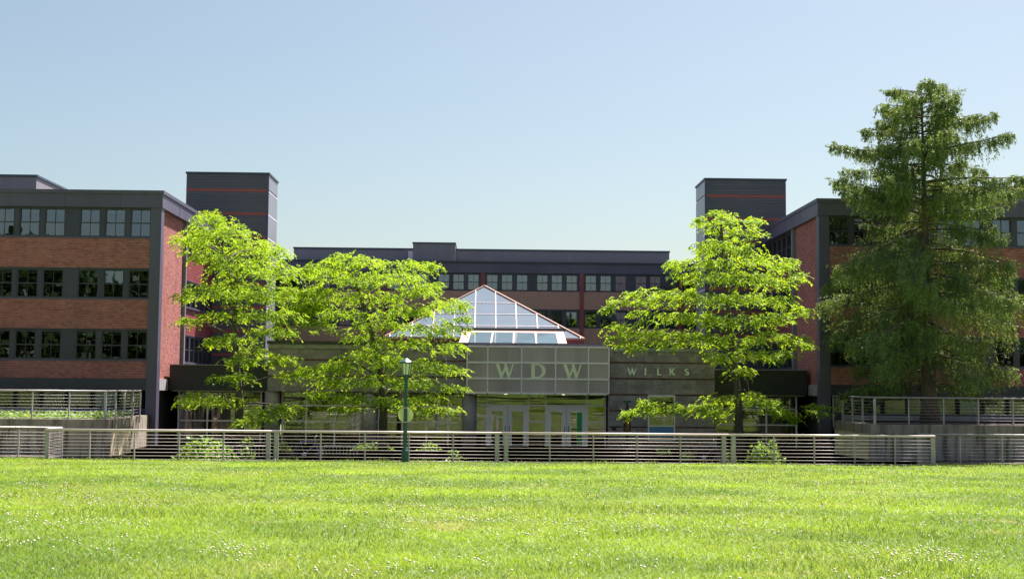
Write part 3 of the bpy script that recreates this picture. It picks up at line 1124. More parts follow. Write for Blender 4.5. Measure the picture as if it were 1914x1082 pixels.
def pface(k):
    c, s_ = math.cos(k * math.pi / 2), math.sin(k * math.pi / 2)

    def P(x, t, lift=0.0):
        y = -HB * (1 - t)
        zq = ZQ0 + (ZQ1 - ZQ0) * t
        n = Vector((0, -(ZQ1 - ZQ0), HB)).normalized() * lift
        y, zq = y + n.y, zq + n.z
        return (pc.x + x * c - y * s_, pc.y + x * s_ + y * c, zq)
    return P


xm = [0.05 + 1.09 * (k + 0.0) - 0.54 for k in range(-4, 6)]
tm = [0.0, 0.22, 0.44, 0.66, 1.0]
for k in range(4):
    P = pface(k)
    xe = [-HB] + [q for q in xm if abs(q) < HB] + [HB]
    for i in range(len(xe) - 1):
        for j in range(len(tm) - 1):
            poly = [(xe[i], tm[j]), (xe[i + 1], tm[j]), (xe[i + 1], tm[j + 1]), (xe[i], tm[j + 1])]
            poly = clip(poly, lambda p: HB * (1 - p[1]) - p[0])
            poly = clip(poly, lambda p: HB * (1 - p[1]) + p[0])
            if len(poly) < 3:
                continue
            area = abs(sum(poly[a][0] * poly[(a + 1) % len(poly)][1] - poly[(a + 1) % len(poly)][0] * poly[a][1] for a in range(len(poly)))) / 2
            if area < 0.004:
                continue
            n = len(poly)
            vs = [P(x, t, 0.0) for x, t in poly] + [P(x, t, -0.02) for x, t in poly]
            fs = [tuple(range(n)), tuple(range(2 * n - 1, n - 1, -1))] + [(a, a + n, (a + 1) % n + n, (a + 1) % n) for a in range(n)]
            MB().add(vs, fs).build('pane', PYRG, pyr)
    up = (Vector(P(0, 0, 1)) - Vector(P(0, 0, 0)))
    for q in xe[1:-1]:
        t1 = 1 - abs(q) / HB
        MB().bar(P(q, 0, 0.02), P(q, t1, 0.02), 0.05, 0.05, up).build('mullion', SKYMULL, pyr)
    for t in tm[1:-1]:
        h = HB * (1 - t)
        MB().bar(P(-h, t, 0.012), P(h, t, 0.012), 0.028, 0.03, up).build('mullion', SKYMULL, pyr)
    MB().bar(P(-HB, 0, 0.0), P(HB, 0, 0.0), 0.1, 0.1).build('eaves_trim', COPPER, pyr)
    MB().bar(P(HB, 0, 0.02), P(0, 1, 0.02), 0.08, 0.08).build('ridge_trim', COPPER, pyr)

# lean-to skylight in front of the pyramid
yl0, yl1 = YV + 1.0, YQ - 0.2
za, zb = Z_(960, 645, yl0), Z_(960, 618, yl1)
xl0, xl1 = X_(856, 645, yl0), X_(1061, 645, yl0)
xt0, xt1 = X_(866, 618, yl1), X_(1053, 618, yl1)
base = MB()
base.add([(xl0, yl0, ZVT - 0.15), (xl1, yl0, ZVT - 0.15), (xl1, yl0, za), (xl0, yl0, za), (xt0, yl1, ZVT - 0.15), (xt1, yl1, ZVT - 0.15), (xt1, yl1, zb), (xt0, yl1, zb)],
         [(0, 1, 2, 3), (3, 2, 6, 7), (1, 5, 6, 2), (0, 3, 7, 4), (5, 4, 7, 6)])
lean = base.build('lean_to_skylight', COPPER, pav)
lean['label'] = 'sloping copper trimmed skylight of four panes below the pyramid'
cuts = [0.08, 0.30, 0.505, 0.715, 0.92]


def LP(u, v, lift):
    x = (xl0 + (xl1 - xl0) * u) * (1 - v) + (xt0 + (xt1 - xt0) * u) * v
    return Vector((x, yl0 + (yl1 - yl0) * v, za + (zb - za) * v)) + Vector((0, -(zb - za), yl1 - yl0)).normalized() * lift


for i in range(4):
    a, b = cuts[i] + 0.008, cuts[i + 1] - 0.008
    q = [LP(a, .0, .0), LP(b, .0, .0), LP(b, .82, .0), LP(a, .82, .0)]
    q2 = [p + Vector((0, 0, .03)) for p in q]
    MB().add(q2 + q, [(0, 1, 2, 3), (1, 0, 4, 5), (2, 1, 5, 6), (3, 2, 6, 7), (0, 3, 7, 4)]).build('pane', LEANG, lean)
for c in cuts:
    MB().bar(LP(c, 0.0, .04), LP(c, .84, .04), 0.07, 0.07).build('mullion', SKYMULL, lean)
MB().bar(LP(-0.02, 1.0, .06), LP(1.02, 1.0, .06), 0.12, 0.16).build('head_bar', COPING, lean)

# linking canopies left and right of the pavilion


def canopy(xa, xb, label, cuts_px, glabel):
    y0 = 58.9
    root = thing('link_canopy', ((xa + xb) / 2, y0, COURT_Z), label, 'canopy', 'black links between pavilion and wings')
    MB().box(xa, xb, y0, 70, 2.42, 3.56).build('fascia', BLACK, root)
    MB().box(xa, xb, y0 - 0.06, y0 + 0.5, 3.56, 3.6).build('flashing', PENT, root)
    MB().box(xa, xb, y0 + 0.5, 70, 3.56, 3.59).build('roof', SLATE_DK, root)
    MB().box(xa, xb, 62.5, 62.7, COURT_Z, 2.42).build('back_wall', INTB, root)
    MB().box(xa, xb, y0 + 0.55, y0 + 0.62, 2.36, 2.42).build('head_rail', MULL, root)
    glazing(root, [X_(p, 770, y0 + 0.6) for p in cuts_px], y0 + 0.6, [COURT_Z + 0.05, 1.05, 1.78, 2.36])


canopy(lfx(0) + 0.02, PX0 - 0.02, 'black linking canopy with glazing between left wing and pavilion', (334, 388, 445, 488), '')
canopy(PX1 + 0.02, rfx(0) - 0.02, 'black linking canopy with glazing between right wing and pavilion', (1338, 1376, 1432, 1488), '')

# ------------------------------------------------------------------ retaining walls and terraces
LTX = X_(203, 800, 48.0)
RTX = X_(1628, 800, 49.4)


def terrace(xe, sgn, yf, yb, label, glabel):
    root = thing('retaining_wall', (xe, yf, COURT_Z), label, 'wall', 'terrace retaining walls')
    far = xe + sgn * 40
    a, b = sorted((xe, far))
    MB().box(a, b, yf + 0.04, yf + 0.35, COURT_Z - 0.2, TERR_Z - 0.34).build('front_wall', CONC, root)
    MB().box(*sorted((xe - sgn * 0.0, far)), yf, yf + 0.4, TERR_Z - 0.34, TERR_Z).build('front_cap', CONC_CAP, root)
    MB().box(*sorted((xe + sgn * 0.02, xe + sgn * 0.35)), yf + 0.35, yb, COURT_Z - 0.2, TERR_Z - 0.34).build('side_wall', CONC_LT, root)
    MB().box(*sorted((xe - sgn * 0.03, xe + sgn * 0.4)), yf + 0.4, yb, TERR_Z - 0.34, TERR_Z).build('side_cap', CONC_CAP, root)
    MB().box(*sorted((xe + sgn * 0.75, xe + sgn * 1.05)), yb, YF - 0.02, COURT_Z - 0.2, TERR_Z - 0.03).build('rear_return', CONC, root)
    sheet('terrace_ground', list(np.linspace(*sorted((xe + sgn * 0.4, far)), 20)), list(np.linspace(yf + 0.4, yb, 6)), TERR_Z - 0.06, MULCH)
    sheet('terrace_ground', list(np.linspace(*sorted((xe + sgn * 1.05, far)), 20)), list(np.linspace(yb, YF + 1.2, 6)), TERR_Z - 0.06, MULCH)
    return root


terrace(LTX, -1, 48.0, 51.2, 'stained concrete retaining wall at the left with a sunlit pale side', '')
terrace(RTX, 1, 49.4, 54.6, 'shaded concrete retaining wall at the right below the conifer', '')

# ------------------------------------------------------------------ railings


def railing(name, label, p, q, zb, zt, end_plates, mids, post_mat, rail_n=8, plate=0.15, thin=0.045, group=None, rod=0.0088, top_w=0.085, steel=None):
    """guard railing from p to q (x,y): top rail, rods, posts"""
    p, q = Vector((p[0], p[1], 0)), Vector((q[0], q[1], 0))
    d = (q - p).normalized()
    nrm = Vector((d.y, -d.x, 0))
    root = thing(name, ((p + q) / 2 + Vector((0, 0, zb))), label, 'railing', group)
    up = Vector((0, 0, 1))
    MB().tube([p + up * (zt - 0.035), q + up * (zt - 0.035)], top_w / 2, 14).build('top_rail', steel or STEEL, root, True)
    L = (q - p).length
    for i in range(rail_n):
        z = zb + 0.045 + (zt - 0.1 - zb - 0.045) * i / (rail_n - 0.25)
        MB().tube([p + up * z, q + up * z], rod, 8).build('rail', steel or STEEL, root, True)
    for t in end_plates:
        c = p + d * t
        MB().bar(c + up * (zb - 0.25), c + up * (zt - 0.08), 0.045, plate, d).build('post', post_mat, root)
    for t in mids:
        c = p + d * t
        MB().bar(c + up * (zb - 0.25), c + up * (zt - 0.08), 0.05, thin, d).build('post', post_mat, root)
    return root


zl = lambda x: 0.0
FG = 'main guard railing sections along the lawn edge'
xp = [FX0, X_(501, 835, FENCE_Y), X_(516.5, 835, FENCE_Y), X_(929, 835, FENCE_Y), X_(946, 835, FENCE_Y), X_(1353, 835, FENCE_Y), X_(1371, 835, FENCE_Y), FX1]
ZB, ZT = 0.06, 1.13
names = ['steel guard railing section left of the first double post in front of the left trees',
         'steel guard railing section behind the green lamp post',
         'steel guard railing section in front of the entrance doors and blue boarded window',
         'steel guard railing section at the right in front of the pale green shrub']
for i in range(4):
    a, b = xp[2 * i], xp[2 * i + 1]
    Lg = b - a
    # posts stand at the section ends, thin balusters at fifths
    railing('guard_railing', names[i], (a - (0.16 if i else 0.0), FENCE_Y), (b + (0.16 if i < 3 else 0.0), FENCE_Y), ZB, ZT,
            [(0.16 if i else 0.075), Lg + (0.16 if i else 0) - (0.0 if i < 3 else 0.075)],
            [(0.16 if i else 0) + Lg * k / 5 for k in range(1, 5)], POSTM, group=FG)
railing('guard_railing', 'short railing return running back at the left corner of the lawn', (FX0, FENCE_Y + 0.06), (FX0, LBACK_Y - 0.06), ZB, ZT, [], [], POSTM, rod=0.007, steel=STEEL_G)
railing('guard_railing', 'short railing return running back at the right corner of the lawn', (FX1, FENCE_Y + 0.06), (FX1, LBACK_Y - 0.06), ZB, ZT, [], [], POSTM, rod=0.007, steel=STEEL_G)
railing('guard_railing', 'set back railing at the far left before the stained retaining wall', (FX0, LBACK_Y), (FX0 - 9, LBACK_Y), ZB, ZT, [0.05], [1.55 * k for k in range(1, 6)], POSTM, rod=0.008, steel=STEEL_G)
railing('guard_railing', 'set back railing at the far right before the dark retaining wall', (FX1, LBACK_Y), (FX1 + 10, LBACK_Y), ZB, ZT, [0.05], [1.55 * k for k in range(1, 7)], POSTM, rod=0.008, steel=STEEL_G)
TB, TT = TERR_Z, TERR_Z + 1.07
railing('terrace_railing', 'upper terrace railing above the ivy at the far left', (LTX - 0.18, 48.2), (LTX - 9.5, 48.2), TB, TT, [0.03], [1.36 * k for k in range(1, 7)], POSTT, plate=0.09, rod=0.0075, top_w=0.07, steel=STEEL_G)
railing('terrace_railing', 'upper terrace railing turning back towards the left wing', (LTX - 0.18, 48.26), (LTX - 0.18, 53.0), TB, TT, [4.7], [1.2, 2.4, 3.6], POSTT, plate=0.09, thin=0.09, rod=0.0075, top_w=0.07, steel=STEEL_G)
railing('terrace_railing', 'upper terrace railing under the conifer at the far right', (RTX + 0.18, 49.6), (RTX + 11, 49.6), TB, TT, [0.03], [1.36 * k for k in range(1, 8)], POSTT, plate=0.1, rod=0.0075, top_w=0.07, steel=STEEL_G)
railing('terrace_railing', 'upper terrace railing turning back towards the right wing', (RTX + 0.18, 49.66), (RTX + 0.18, 55.4), TB, TT, [5.7], [1.42, 2.84, 4.26], POSTT, plate=0.09, thin=0.09, rod=0.0075, top_w=0.07, steel=STEEL_G)

# ------------------------------------------------------------------ lamp post
YL = 44.55
lx = X_(757, 840, YL)
lz = float(lawn_z(np.array([lx]), np.array([YL]))[0]) - 0.02
lamp = thing('street_lamp', (lx, YL, lz), 'dark green lamp post with a lantern head standing before the railing', 'lamp')
hz = Z_(757, 668, YL) - lz
c = (lx, YL, lz)
MB().lathe(c, [(0.125, 0), (0.125, 0.42), (0.10, 0.46), (0.085, 0.50), (0.07, 0.52)], 16).build('base', LAMPG, lamp)
MB().lathe(c, [(0.068, 0.5), (0.064, hz * 0.5), (0.06, hz - 0.78), (0.085, hz - 0.76), (0.085, hz - 0.70), (0.07, hz - 0.68), (0.10, hz - 0.62), (0.10, hz - 0.585)], 16).build('pole', LAMPG, lamp)


def sq_frustum(m, c, r0, r1, z0, z1, n=8):
    m.lathe(c, [(r0, z0), (r1, z1)], n)
    return m


head = sq_frustum(MB(), c, 0.125, 0.185, hz - 0.585, hz - 0.20).build('lamp_glass', LAMPGL, lamp)
ribs = MB()
for k in range(8):
    t = 2 * math.pi * k / 8
    ribs.bar((lx + 0.13 * math.cos(t), YL + 0.13 * math.sin(t), lz + hz - 0.585), (lx + 0.19 * math.cos(t), YL + 0.19 * math.sin(t), lz + hz - 0.2), 0.022, 0.022)
ribs.build('lantern_bars', LAMPG, lamp)
MB().lathe(c, [(0.235, hz - 0.20), (0.235, hz - 0.15), (0.12, hz - 0.07), (0.03, hz - 0.02), (0.02, hz + 0.05)], 8).build('lamp_roof', LAMPG, lamp)
dz = Z_(757, 775, YL)
disc = thing('round_sign', (lx, YL + 0.09, dz), 'round pale yellow sign plate strapped behind the lamp post', 'sign')
MB().tube([(lx, YL + 0.075, dz), (lx, YL + 0.085, dz)], 0.265, 36).build('plate', DISC, disc)
for q in (-0.245, 0.245):
    MB().lathe((lx, YL, dz + q), [(0.07, -0.012), (0.07, 0.012)], 16).build('strap', STEEL, disc)

# black totem sign with vertical orange lettering
YS = 55.5
sxm, szb = X_(1172, 800, YS), COURT_Z
tot = thing('totem_sign', (sxm, YS, szb), 'black post sign with vertical orange lettering beside the boarded window', 'sign')
z1, z0 = Z_(1172, 776, YS), Z_(1172, 806, YS)
MB().box(sxm - 0.155, sxm + 0.155, YS - 0.05, YS + 0.05, z0, z1 + 0.05).build('panel', BLACK, tot)
MB().box(sxm - 0.05, sxm + 0.05, YS - 0.03, YS + 0.03, szb, Z_(1172, 750, YS)).build('post', BLACK, tot)
zc = Z_(1172, 753, YS)
MB().box(sxm - 0.16, sxm + 0.16, YS - 0.08, YS + 0.08, zc, zc + 0.12).build('cap', LAMPG, tot)
# seven upright strokes and bowls, read from the bottom up
zq = z0 + 0.06
lm = MB()
for k, wd_ in enumerate((0.11, 0.09, 0.09, 0.09, 0.09, 0.05, 0.05)):
    a, b = zq, zq + wd_
    zq += wd_ + 0.022
    if k in (5, 6):
        lm.box(sxm - 0.075, sxm + 0.06, YS - 0.057, YS - 0.051, a, a + 0.03)
    elif k == 0:
        lm.box(sxm - 0.07, sxm + 0.06, YS - 0.057, YS - 0.051, a, a + 0.028).box(sxm - 0.07, sxm - 0.045, YS - 0.057, YS - 0.051, a + 0.028, b).box(sxm + 0.035, sxm + 0.06, YS - 0.057, YS - 0.051, a + 0.028, b)
    else:
        lm.box(sxm - 0.035, sxm + 0.06, YS - 0.057, YS - 0.051, a, a + 0.026).box(sxm - 0.035, sxm + 0.06, YS - 0.057, YS - 0.051, b - 0.026, b).box(sxm + (0.035 if k % 2 else -0.035), sxm + (0.06 if k % 2 else -0.01), YS - 0.057, YS - 0.051, a + 0.026, b - 0.026)
lm.build('orange_lettering', ORANGE, tot)

# ------------------------------------------------------------------ bicycles and racks


def bicycle(px, Y, col, label, tilt=1):
    x0 = X_(px, 845, Y)
    zg = COURT_Z + 0.12
    root = thing('bicycle', (x0, Y, zg), label, 'bicycle')
    r = 0.33
    wx = (-0.52, 0.52)
    for cx in wx:
        t = MB().tube([(x0 + cx + r * math.cos(a), Y, zg + r + r * math.sin(a)) for a in np.linspace(0, 2 * math.pi, 29)], 0.017, 6, False)
        wo_ = t.build('wheel', RUBBER, root)
        sp = MB()
        for a in np.linspace(0, math.pi, 9)[:-1]:
            dx, dz_ = r * math.cos(a), r * math.sin(a)
            sp.bar((x0 + cx - dx, Y, zg + r - dz_), (x0 + cx + dx, Y, zg + r + dz_), 0.004, 0.004, Vector((0, 1, 0)))
        sp.build('spokes', STEEL, wo_)
    bb, st, hd, hb_, ra, fa = (x0 - 0.05, zg + 0.28), (x0 - 0.2, zg + 0.78), (x0 + 0.36, zg + 0.8), (x0 + 0.38, zg + 0.68), (x0 - 0.52, zg + r), (x0 + 0.52, zg + r)
    m = MB()
    for a, b, rr in ((bb, st, .017), (st, hd, .017), (bb, hb_, .02), (bb, ra, .011), (st, ra, .010), (hd, hb_, .02), (hb_, fa, .014)):
        m.tube([(a[0], Y, a[1]), (b[0], Y, b[1])], rr, 8)
    m.build('frame', col, root)
    MB().tube([(st[0], Y, st[1]), (st[0] - 0.03, Y, st[1] + 0.13)], 0.013, 8).build('seat_post', STEEL, root)
    s = MB()
    s.add([(st[0] - 0.17, Y - 0.08, st[1] + 0.15), (st[0] - 0.17, Y + 0.08, st[1] + 0.15), (st[0] + 0.12, Y + 0.02, st[1] + 0.13), (st[0] + 0.12, Y - 0.02, st[1] + 0.13),
           (st[0] - 0.15, Y - 0.06, st[1] + 0.11), (st[0] - 0.15, Y + 0.06, st[1] + 0.11), (st[0] + 0.11, Y + 0.015, st[1] + 0.11), (st[0] + 0.11, Y - 0.015, st[1] + 0.11)],
          [(3, 2, 1, 0), (4, 5, 6, 7), (0, 1, 5, 4), (1, 2, 6, 5), (2, 3, 7, 6), (3, 0, 4, 7)])
    s.build('saddle', RUBBER, root)
    MB().tube([(hd[0], Y, hd[1]), (hd[0] - 0.01, Y, hd[1] + 0.14), (hd[0] + 0.02, Y - 0.26, hd[1] + 0.2)], 0.012, 6).tube([(hd[0] - 0.01, Y, hd[1] + 0.14), (hd[0] + 0.02, Y + 0.26, hd[1] + 0.2)], 0.012, 6).build('handlebar', STEEL, root)
    MB().tube([(bb[0], Y - 0.05, bb[1]), (bb[0], Y + 0.05, bb[1])], 0.09, 16).build('chainring', STEEL, root)
    return root


bicycle(571, 50.0, PURPLE, 'purple bicycle parked behind the railing near the left double post')
bicycle(1318, 50.0, SLATE, 'grey bicycle leaning behind the railing near the right double post')


def rack(pa, pb, Y, label):
    xa, xb = X_(pa, 845, Y), X_(pb, 845, Y)
    z0, z1 = COURT_Z + 0.1, Z_((pa + pb) / 2, 833, Y)
    root = thing('bike_rack', ((xa + xb) / 2, Y, z0), label, 'bike rack')
    MB().tube([(xa, Y, z0), (xa, Y, z1), (xb, Y, z1), (xb, Y, z0)], 0.025, 8).build('frame', STEEL, root)
    n = int((xb - xa) / 0.13)
    bar = MB().tube([(0, 0, 0), (0, 0, z1 - z0)], 0.011, 6).mesh('bar', STEEL)
    for i in range(1, n):
        inst('bar', bar, root, (xa + (xb - xa) * i / n, Y, z0))


rack(408, 498, 49.2, 'low steel grid bike rack beside the left shrub')
rack(603, 668, 50.6, 'low steel grid bike rack to the right of the purple bicycle')

# ------------------------------------------------------------------ vegetation


def leaf_quads(p, ax, sd, L, Wd):
    """p base (N,3), ax unit axis, sd unit side, L, Wd (N,)"""
    L, Wd = L[:, None], Wd[:, None]
    mid = p + ax * L * 0.45
    return np.stack([p, mid + sd * Wd * 0.5, p + ax * L, mid - sd * Wd * 0.5], 1)


def unit(v):
    return v / np.maximum(np.linalg.norm(v, axis=-1, keepdims=True), 1e-6)


def sprays(q, d, length, n, L, Wd, droop, g):
    """drooping compound sprays: q start (S,3), d direction (S,3)"""
    S = len(q)
    t = (np.arange(n) + 0.5) / n
    t = np.broadcast_to(t, (S, n)) + g.normal(0, 0.02, (S, n))
    ln = length[:, None]
    p = q[:, None, :] + d[:, None, :] * (ln * t)[..., None]
    p[..., 2] -= droop[:, None] * ln * t * t
    side = unit(np.cross(d, np.array([0, 0, 1.0])))
    sg = np.where(np.arange(n) % 2 == 0, 1.0, -1.0)
    ax = d[:, None, :] * 0.55 + side[:, None, :] * (sg * 0.8)[None, :, None]
    ax = ax + g.normal(0, 0.28, (S, n, 3))
    ax[..., 2] -= 0.25 + 0.5 * t
    ax = unit(ax)
    nrm = unit(np.array([0, 0, 1.0]) + g.normal(0, 0.45, (S, n, 3)))
    sd = unit(np.cross(ax, nrm))
    LL = L * g.uniform(0.55, 1.35, (S, n)) * g.uniform(0.8, 1.2, (S, 1))
    return leaf_quads(p.reshape(-1, 3), ax.reshape(-1, 3), sd.reshape(-1, 3), LL.ravel(), (LL * Wd).ravel())


LIME = leaf_mat('lime_leaf', [(0.19, 0.33, 0.022), (0.33, 0.48, 0.026), (0.47, 0.59, 0.04), (0.20, 0.33, 0.025)], 0.5, 1.1, 0.55, 0.15)
GRASS = None


def shade_tree(label, base_px, Y, trunk_px, clumps, seed, spread):
    g = np.random.default_rng(seed)
    r = random.Random(seed)
    bx = X_(base_px, 800, Y)
    root = thing('shade_tree', (bx, Y, COURT_Z + 0.05), label, 'tree', 'lime green trees in the court')
    # trunk
    tp = [Vector((bx, Y, COURT_Z))] + [W(px, py, Y + dy) for px, py, dy in trunk_px]
    n = len(tp)
    tr = MB()
    rad = [0.17 * (1 - 0.82 * (i / (n - 1)) ** 0.9) + 0.012 for i in range(n)]
    rad[0] = 0.22
    tr.tube(tp, rad, 10)
    tr.build('trunk', BARK, root, True)
    # limbs to every clump
    cl = []
    ctr = [W(c[0], c[1], Y) for c in clumps]
    for c, w0 in zip(clumps, ctr):
        dx = w0.x - bx
        room = math.sqrt(max(0.25, spread ** 2 - dx * dx))
        for rep in range(3):
            dy = r.uniform(-room, room) if rep else r.uniform(-room, 0.1 * room)
            s = (Y + dy) / 2400.0
            # further copies are pulled in so that the outline stays uneven but true from all sides
            k = 1.0 if rep == 0 else r.uniform(0.75, 1.0)
            w = W(base_px + (c[0] - base_px) * k, c[1] + r.uniform(-6, 12) * (rep > 0), Y + dy)
            cl.append((w, c[2] * s, c[3] * s, (0.95, 0.5, 0.35)[rep]))
    lb = MB()
    zs = [p.z for p in tp]

    def trunk_at(z):
        for i in range(n - 1):
            if tp[i].z <= z <= tp[i + 1].z:
                t = (z - tp[i].z) / max(1e-6, tp[i + 1].z - tp[i].z)
                return tp[i].lerp(tp[i + 1], t), rad[i] + (rad[i + 1] - rad[i]) * t
        return tp[-1].copy(), rad[-1]
    Q, D, LN = [], [], []
    hd_ = lambda p: math.hypot(p.x - bx, p.y - Y)
    nodes = []
    zlo, zhi = 1.25, tp[-1].z
    for i in range(40):
        zq_ = zlo + (zhi - zlo) * i / 39
        p_, r_ = trunk_at(zq_)
        nodes.append((p_, r_, 0.0))
    cl.sort(key=lambda c_: hd_(c_[0]))
    for w, rx, rz_, k in cl:
        hd = hd_(w)
        best = None
        for p_, r_, h_ in nodes:
            dist = (w - p_).length
            rise = w.z - p_.z
            want = 0.35 * dist if w.z > 2.7 else -0.05 * dist
            cost = dist + 1.3 * abs(rise - want) + (0.35 if h_ > 0 else 0.0) + (3.0 if h_ > hd + 0.05 else 0.0)
            if best is None or cost < best[0]:
                best = (cost, p_, r_, h_)
        a, ra_, h0 = best[1], best[2], best[3]
        ln_ = (w - a).length
        m1 = a.lerp(w, 0.4) + Vector((r.uniform(-.1, .1), r.uniform(-.1, .1), 0.06 * ln_ + r.uniform(-.06, .08))) * min(1, ln_)
        m2 = a.lerp(w, 0.75) + Vector((r.uniform(-.1, .1), r.uniform(-.1, .1), 0.05 * ln_ + r.uniform(-.04, .06))) * min(1, ln_)
        r0 = min(ra_ * 0.62, 0.012 + 0.014 * ln_ + 0.01 * hd)
        lb.tube([a, m1, m2, w], [r0, r0 * 0.75, r0 * 0.55, max(0.007, r0 * 0.38)], 6, False)
        nodes.append((m2, r0 * 0.55, hd * 0.8))
        nodes.append((w, max(0.01, r0 * 0.4), hd))
        cnt = int(62 * k * max(0.25, (rx * rz_) / 0.55) ** 0.8)
        # positions in a flattened ellipsoid, thicker towards the top skin
        v = unit(g.normal(0, 1, (cnt, 3))) * (g.uniform(0, 1, (cnt, 1)) ** 0.42)
        v[:, 2] = np.abs(v[:, 2]) * 1.1 - 0.45 * g.uniform(0, 1, cnt) ** 2
        pt = np.array(w) + v * np.array([rx, rx * 0.95, rz_ * 1.05])
        out = pt - np.array([bx, Y, 0]) * np.array([1, 1, 0])
        out[:, 2] = 0
        d = unit(unit(out) * 0.8 + g.normal(0, 0.75, (cnt, 3)) * np.array([1, 1, 0.25]))
        Q.append(pt - d * 0.12)
        D.append(d)
        LN.append(g.uniform(0.28, 0.52, cnt))
        for i in range(0, cnt, 6):
            lb.tube([w, Vector(pt[i]) * 0.5 + w * 0.5 + Vector((0, 0, 0.04)), Vector(pt[i])], [0.009, 0.006, 0.003], 3, False)
    Q, D, LN = np.concatenate(Q), np.concatenate(D), np.concatenate(LN)
    lb.build('branches', BARK, root, True)
    q = sprays(Q, D, LN, 13, 0.125, 0.46, g.uniform(0.25, 0.75, len(Q)), g)
    crown = np_mesh('crown', q, 4, LIME, root)
    return root


T1 = [(395, 412, 42, 18), (425, 435, 55, 24), (372, 438, 38, 16), (342, 446, 24, 8), (362, 455, 40, 9), (470, 460, 55, 24), (518, 478, 38, 18), (390, 480, 55, 22), (450, 505, 70, 26), (530, 515, 50, 26),
      (345, 551, 26, 7), (385, 543, 50, 14), (430, 540, 60, 20), (480, 555, 75, 22), (555, 552, 50, 22), (590, 572, 34, 13), (410, 590, 50, 12), (350, 600, 24, 7), (505, 592, 70, 17), (565, 597, 46, 14), 
      (440, 632, 55, 9), (515, 622, 55, 11), (405, 640, 26, 6), (475, 655, 45, 11), (530, 676, 52, 14), (450, 672, 40, 10), (435, 705, 45, 10), (545, 700, 35, 9), (372, 740, 42, 12), (345, 752, 26, 8), (415, 752, 55, 14), (500, 770, 48, 13), (470, 785, 40, 8), (540, 762, 30, 9), (575, 580, 30, 14)]
T2 = [(650, 486, 42, 15), (615, 500, 50, 18), (690, 492, 40, 16), (580, 508, 34, 10), (765, 496, 42, 12), (805, 497, 26, 8), (745, 520, 60, 18), (670, 525, 70, 20), (810, 535, 26, 10), (780, 545, 45, 16), (600, 545, 45, 16), (690, 560, 75, 20), (575, 575, 45, 14), (640, 590, 60, 14), (760, 585, 65, 18), (830, 575, 42, 15), (862, 570, 25, 12), (870, 595, 20, 8), (600, 605, 40, 8),
      (720, 610, 65, 15), (800, 612, 50, 14), (850, 615, 34, 10), (680, 630, 50, 10), (770, 640, 55, 10), (840, 650, 40, 9), (690, 662, 52, 18), (650, 680, 45, 16), (725, 682, 48, 16), (600, 690, 45, 12), (570, 690, 30, 9), (790, 680, 50, 13), (845, 690, 40, 10), (620, 715, 50, 12), (700, 715, 60, 16), (770, 715, 50, 14), (840, 722, 34, 9), (650, 742, 50, 10), (730, 748, 60, 12), (800, 745, 45, 10), (590, 735, 34, 7), (770, 770, 45, 9), (840, 765, 26, 8), (640, 765, 40, 6)]
T3 = [(1345, 402, 30, 9), (1362, 412, 34, 10), (1308, 411, 14, 7), (1350, 430, 40, 11), (1412, 413, 20, 10), (1400, 437, 36, 10), (1345, 455, 46, 12), (1312, 462, 30, 10), (1385, 468, 46, 12), (1262, 492, 22, 9), (1300, 490, 42, 12), (1360, 492, 50, 12), (1420, 482, 40, 10), (1285, 515, 40, 11), (1340, 520, 50, 13), (1400, 518, 55, 13), (1455, 500, 34, 10), (1478, 488, 20, 8), (1492, 513, 22, 7), (1445, 530, 50, 12),
      (1195, 548, 36, 10), (1160, 562, 30, 9), (1140, 575, 18, 7), (1225, 562, 50, 12), (1280, 550, 46, 12), (1330, 560, 55, 14), (1395, 560, 60, 15), (1460, 560, 44, 11), (1500, 577, 22, 5), (1250, 590, 50, 10), (1310, 595, 60, 14), (1380, 598, 65, 15), (1450, 592, 50, 11),
      (1160, 610, 34, 10), (1140, 632, 20, 8), (1195, 625, 45, 11), (1250, 625, 50, 11), (1310, 630, 55, 12), (1375, 635, 60, 14), (1440, 628, 50, 12), (1490, 632, 30, 8), (1508, 645, 14, 6), (1180, 645, 26, 6), (1235, 638, 40, 6), (1350, 665, 45, 12), (1410, 662, 45, 12), (1465, 662, 32, 10), (1385, 695, 30, 11),
      (1180, 770, 22, 7), (1205, 752, 26, 9), (1230, 762, 30, 7), (1275, 764, 36, 6), (1320, 762, 34, 8), (1345, 745, 40, 11), (1340, 772, 34, 8), (1400, 738, 34, 9), (1430, 752, 40, 9), (1460, 768, 30, 6), (1480, 782, 18, 6), (1525, 760, 30, 7)]
shade_tree('lime green leafy tree before the left linking canopy', 449, 54.2,
           [(447, 740, 0), (442, 680, .05), (440, 630, .1), (437, 570, 0), (432, 520, -.1), (415, 470, 0), (398, 430, 0), (396, 412, 0)], T1, 21, 3.3)
shade_tree('broad lime green leafy tree behind the lamp post', 716, 53.8,
           [(717, 760, 0), (712, 700, .05), (700, 640, .1), (688, 600, 0), (675, 560, -.1), (662, 520, 0), (655, 490, 0)], T2, 22, 3.6)
shade_tree('lime green leafy tree beside the WILKS lettering', 1382, 53.6,
           [(1381, 760, 0), (1377, 720, .05), (1370, 660, .1), (1362, 600, 0), (1358, 540, -.1), (1352, 470, 0), (1348, 425, 0), (1347, 403, 0)], T3, 23, 3.9)

# ------------------------------------------------------------------ conifer (drooping larch)
LARCH = leaf_mat('larch_needles', [(0.085, 0.135, 0.075), (0.145, 0.21, 0.09), (0.28, 0.36, 0.12), (0.22, 0.30, 0.09)], 0.35, 0.5)


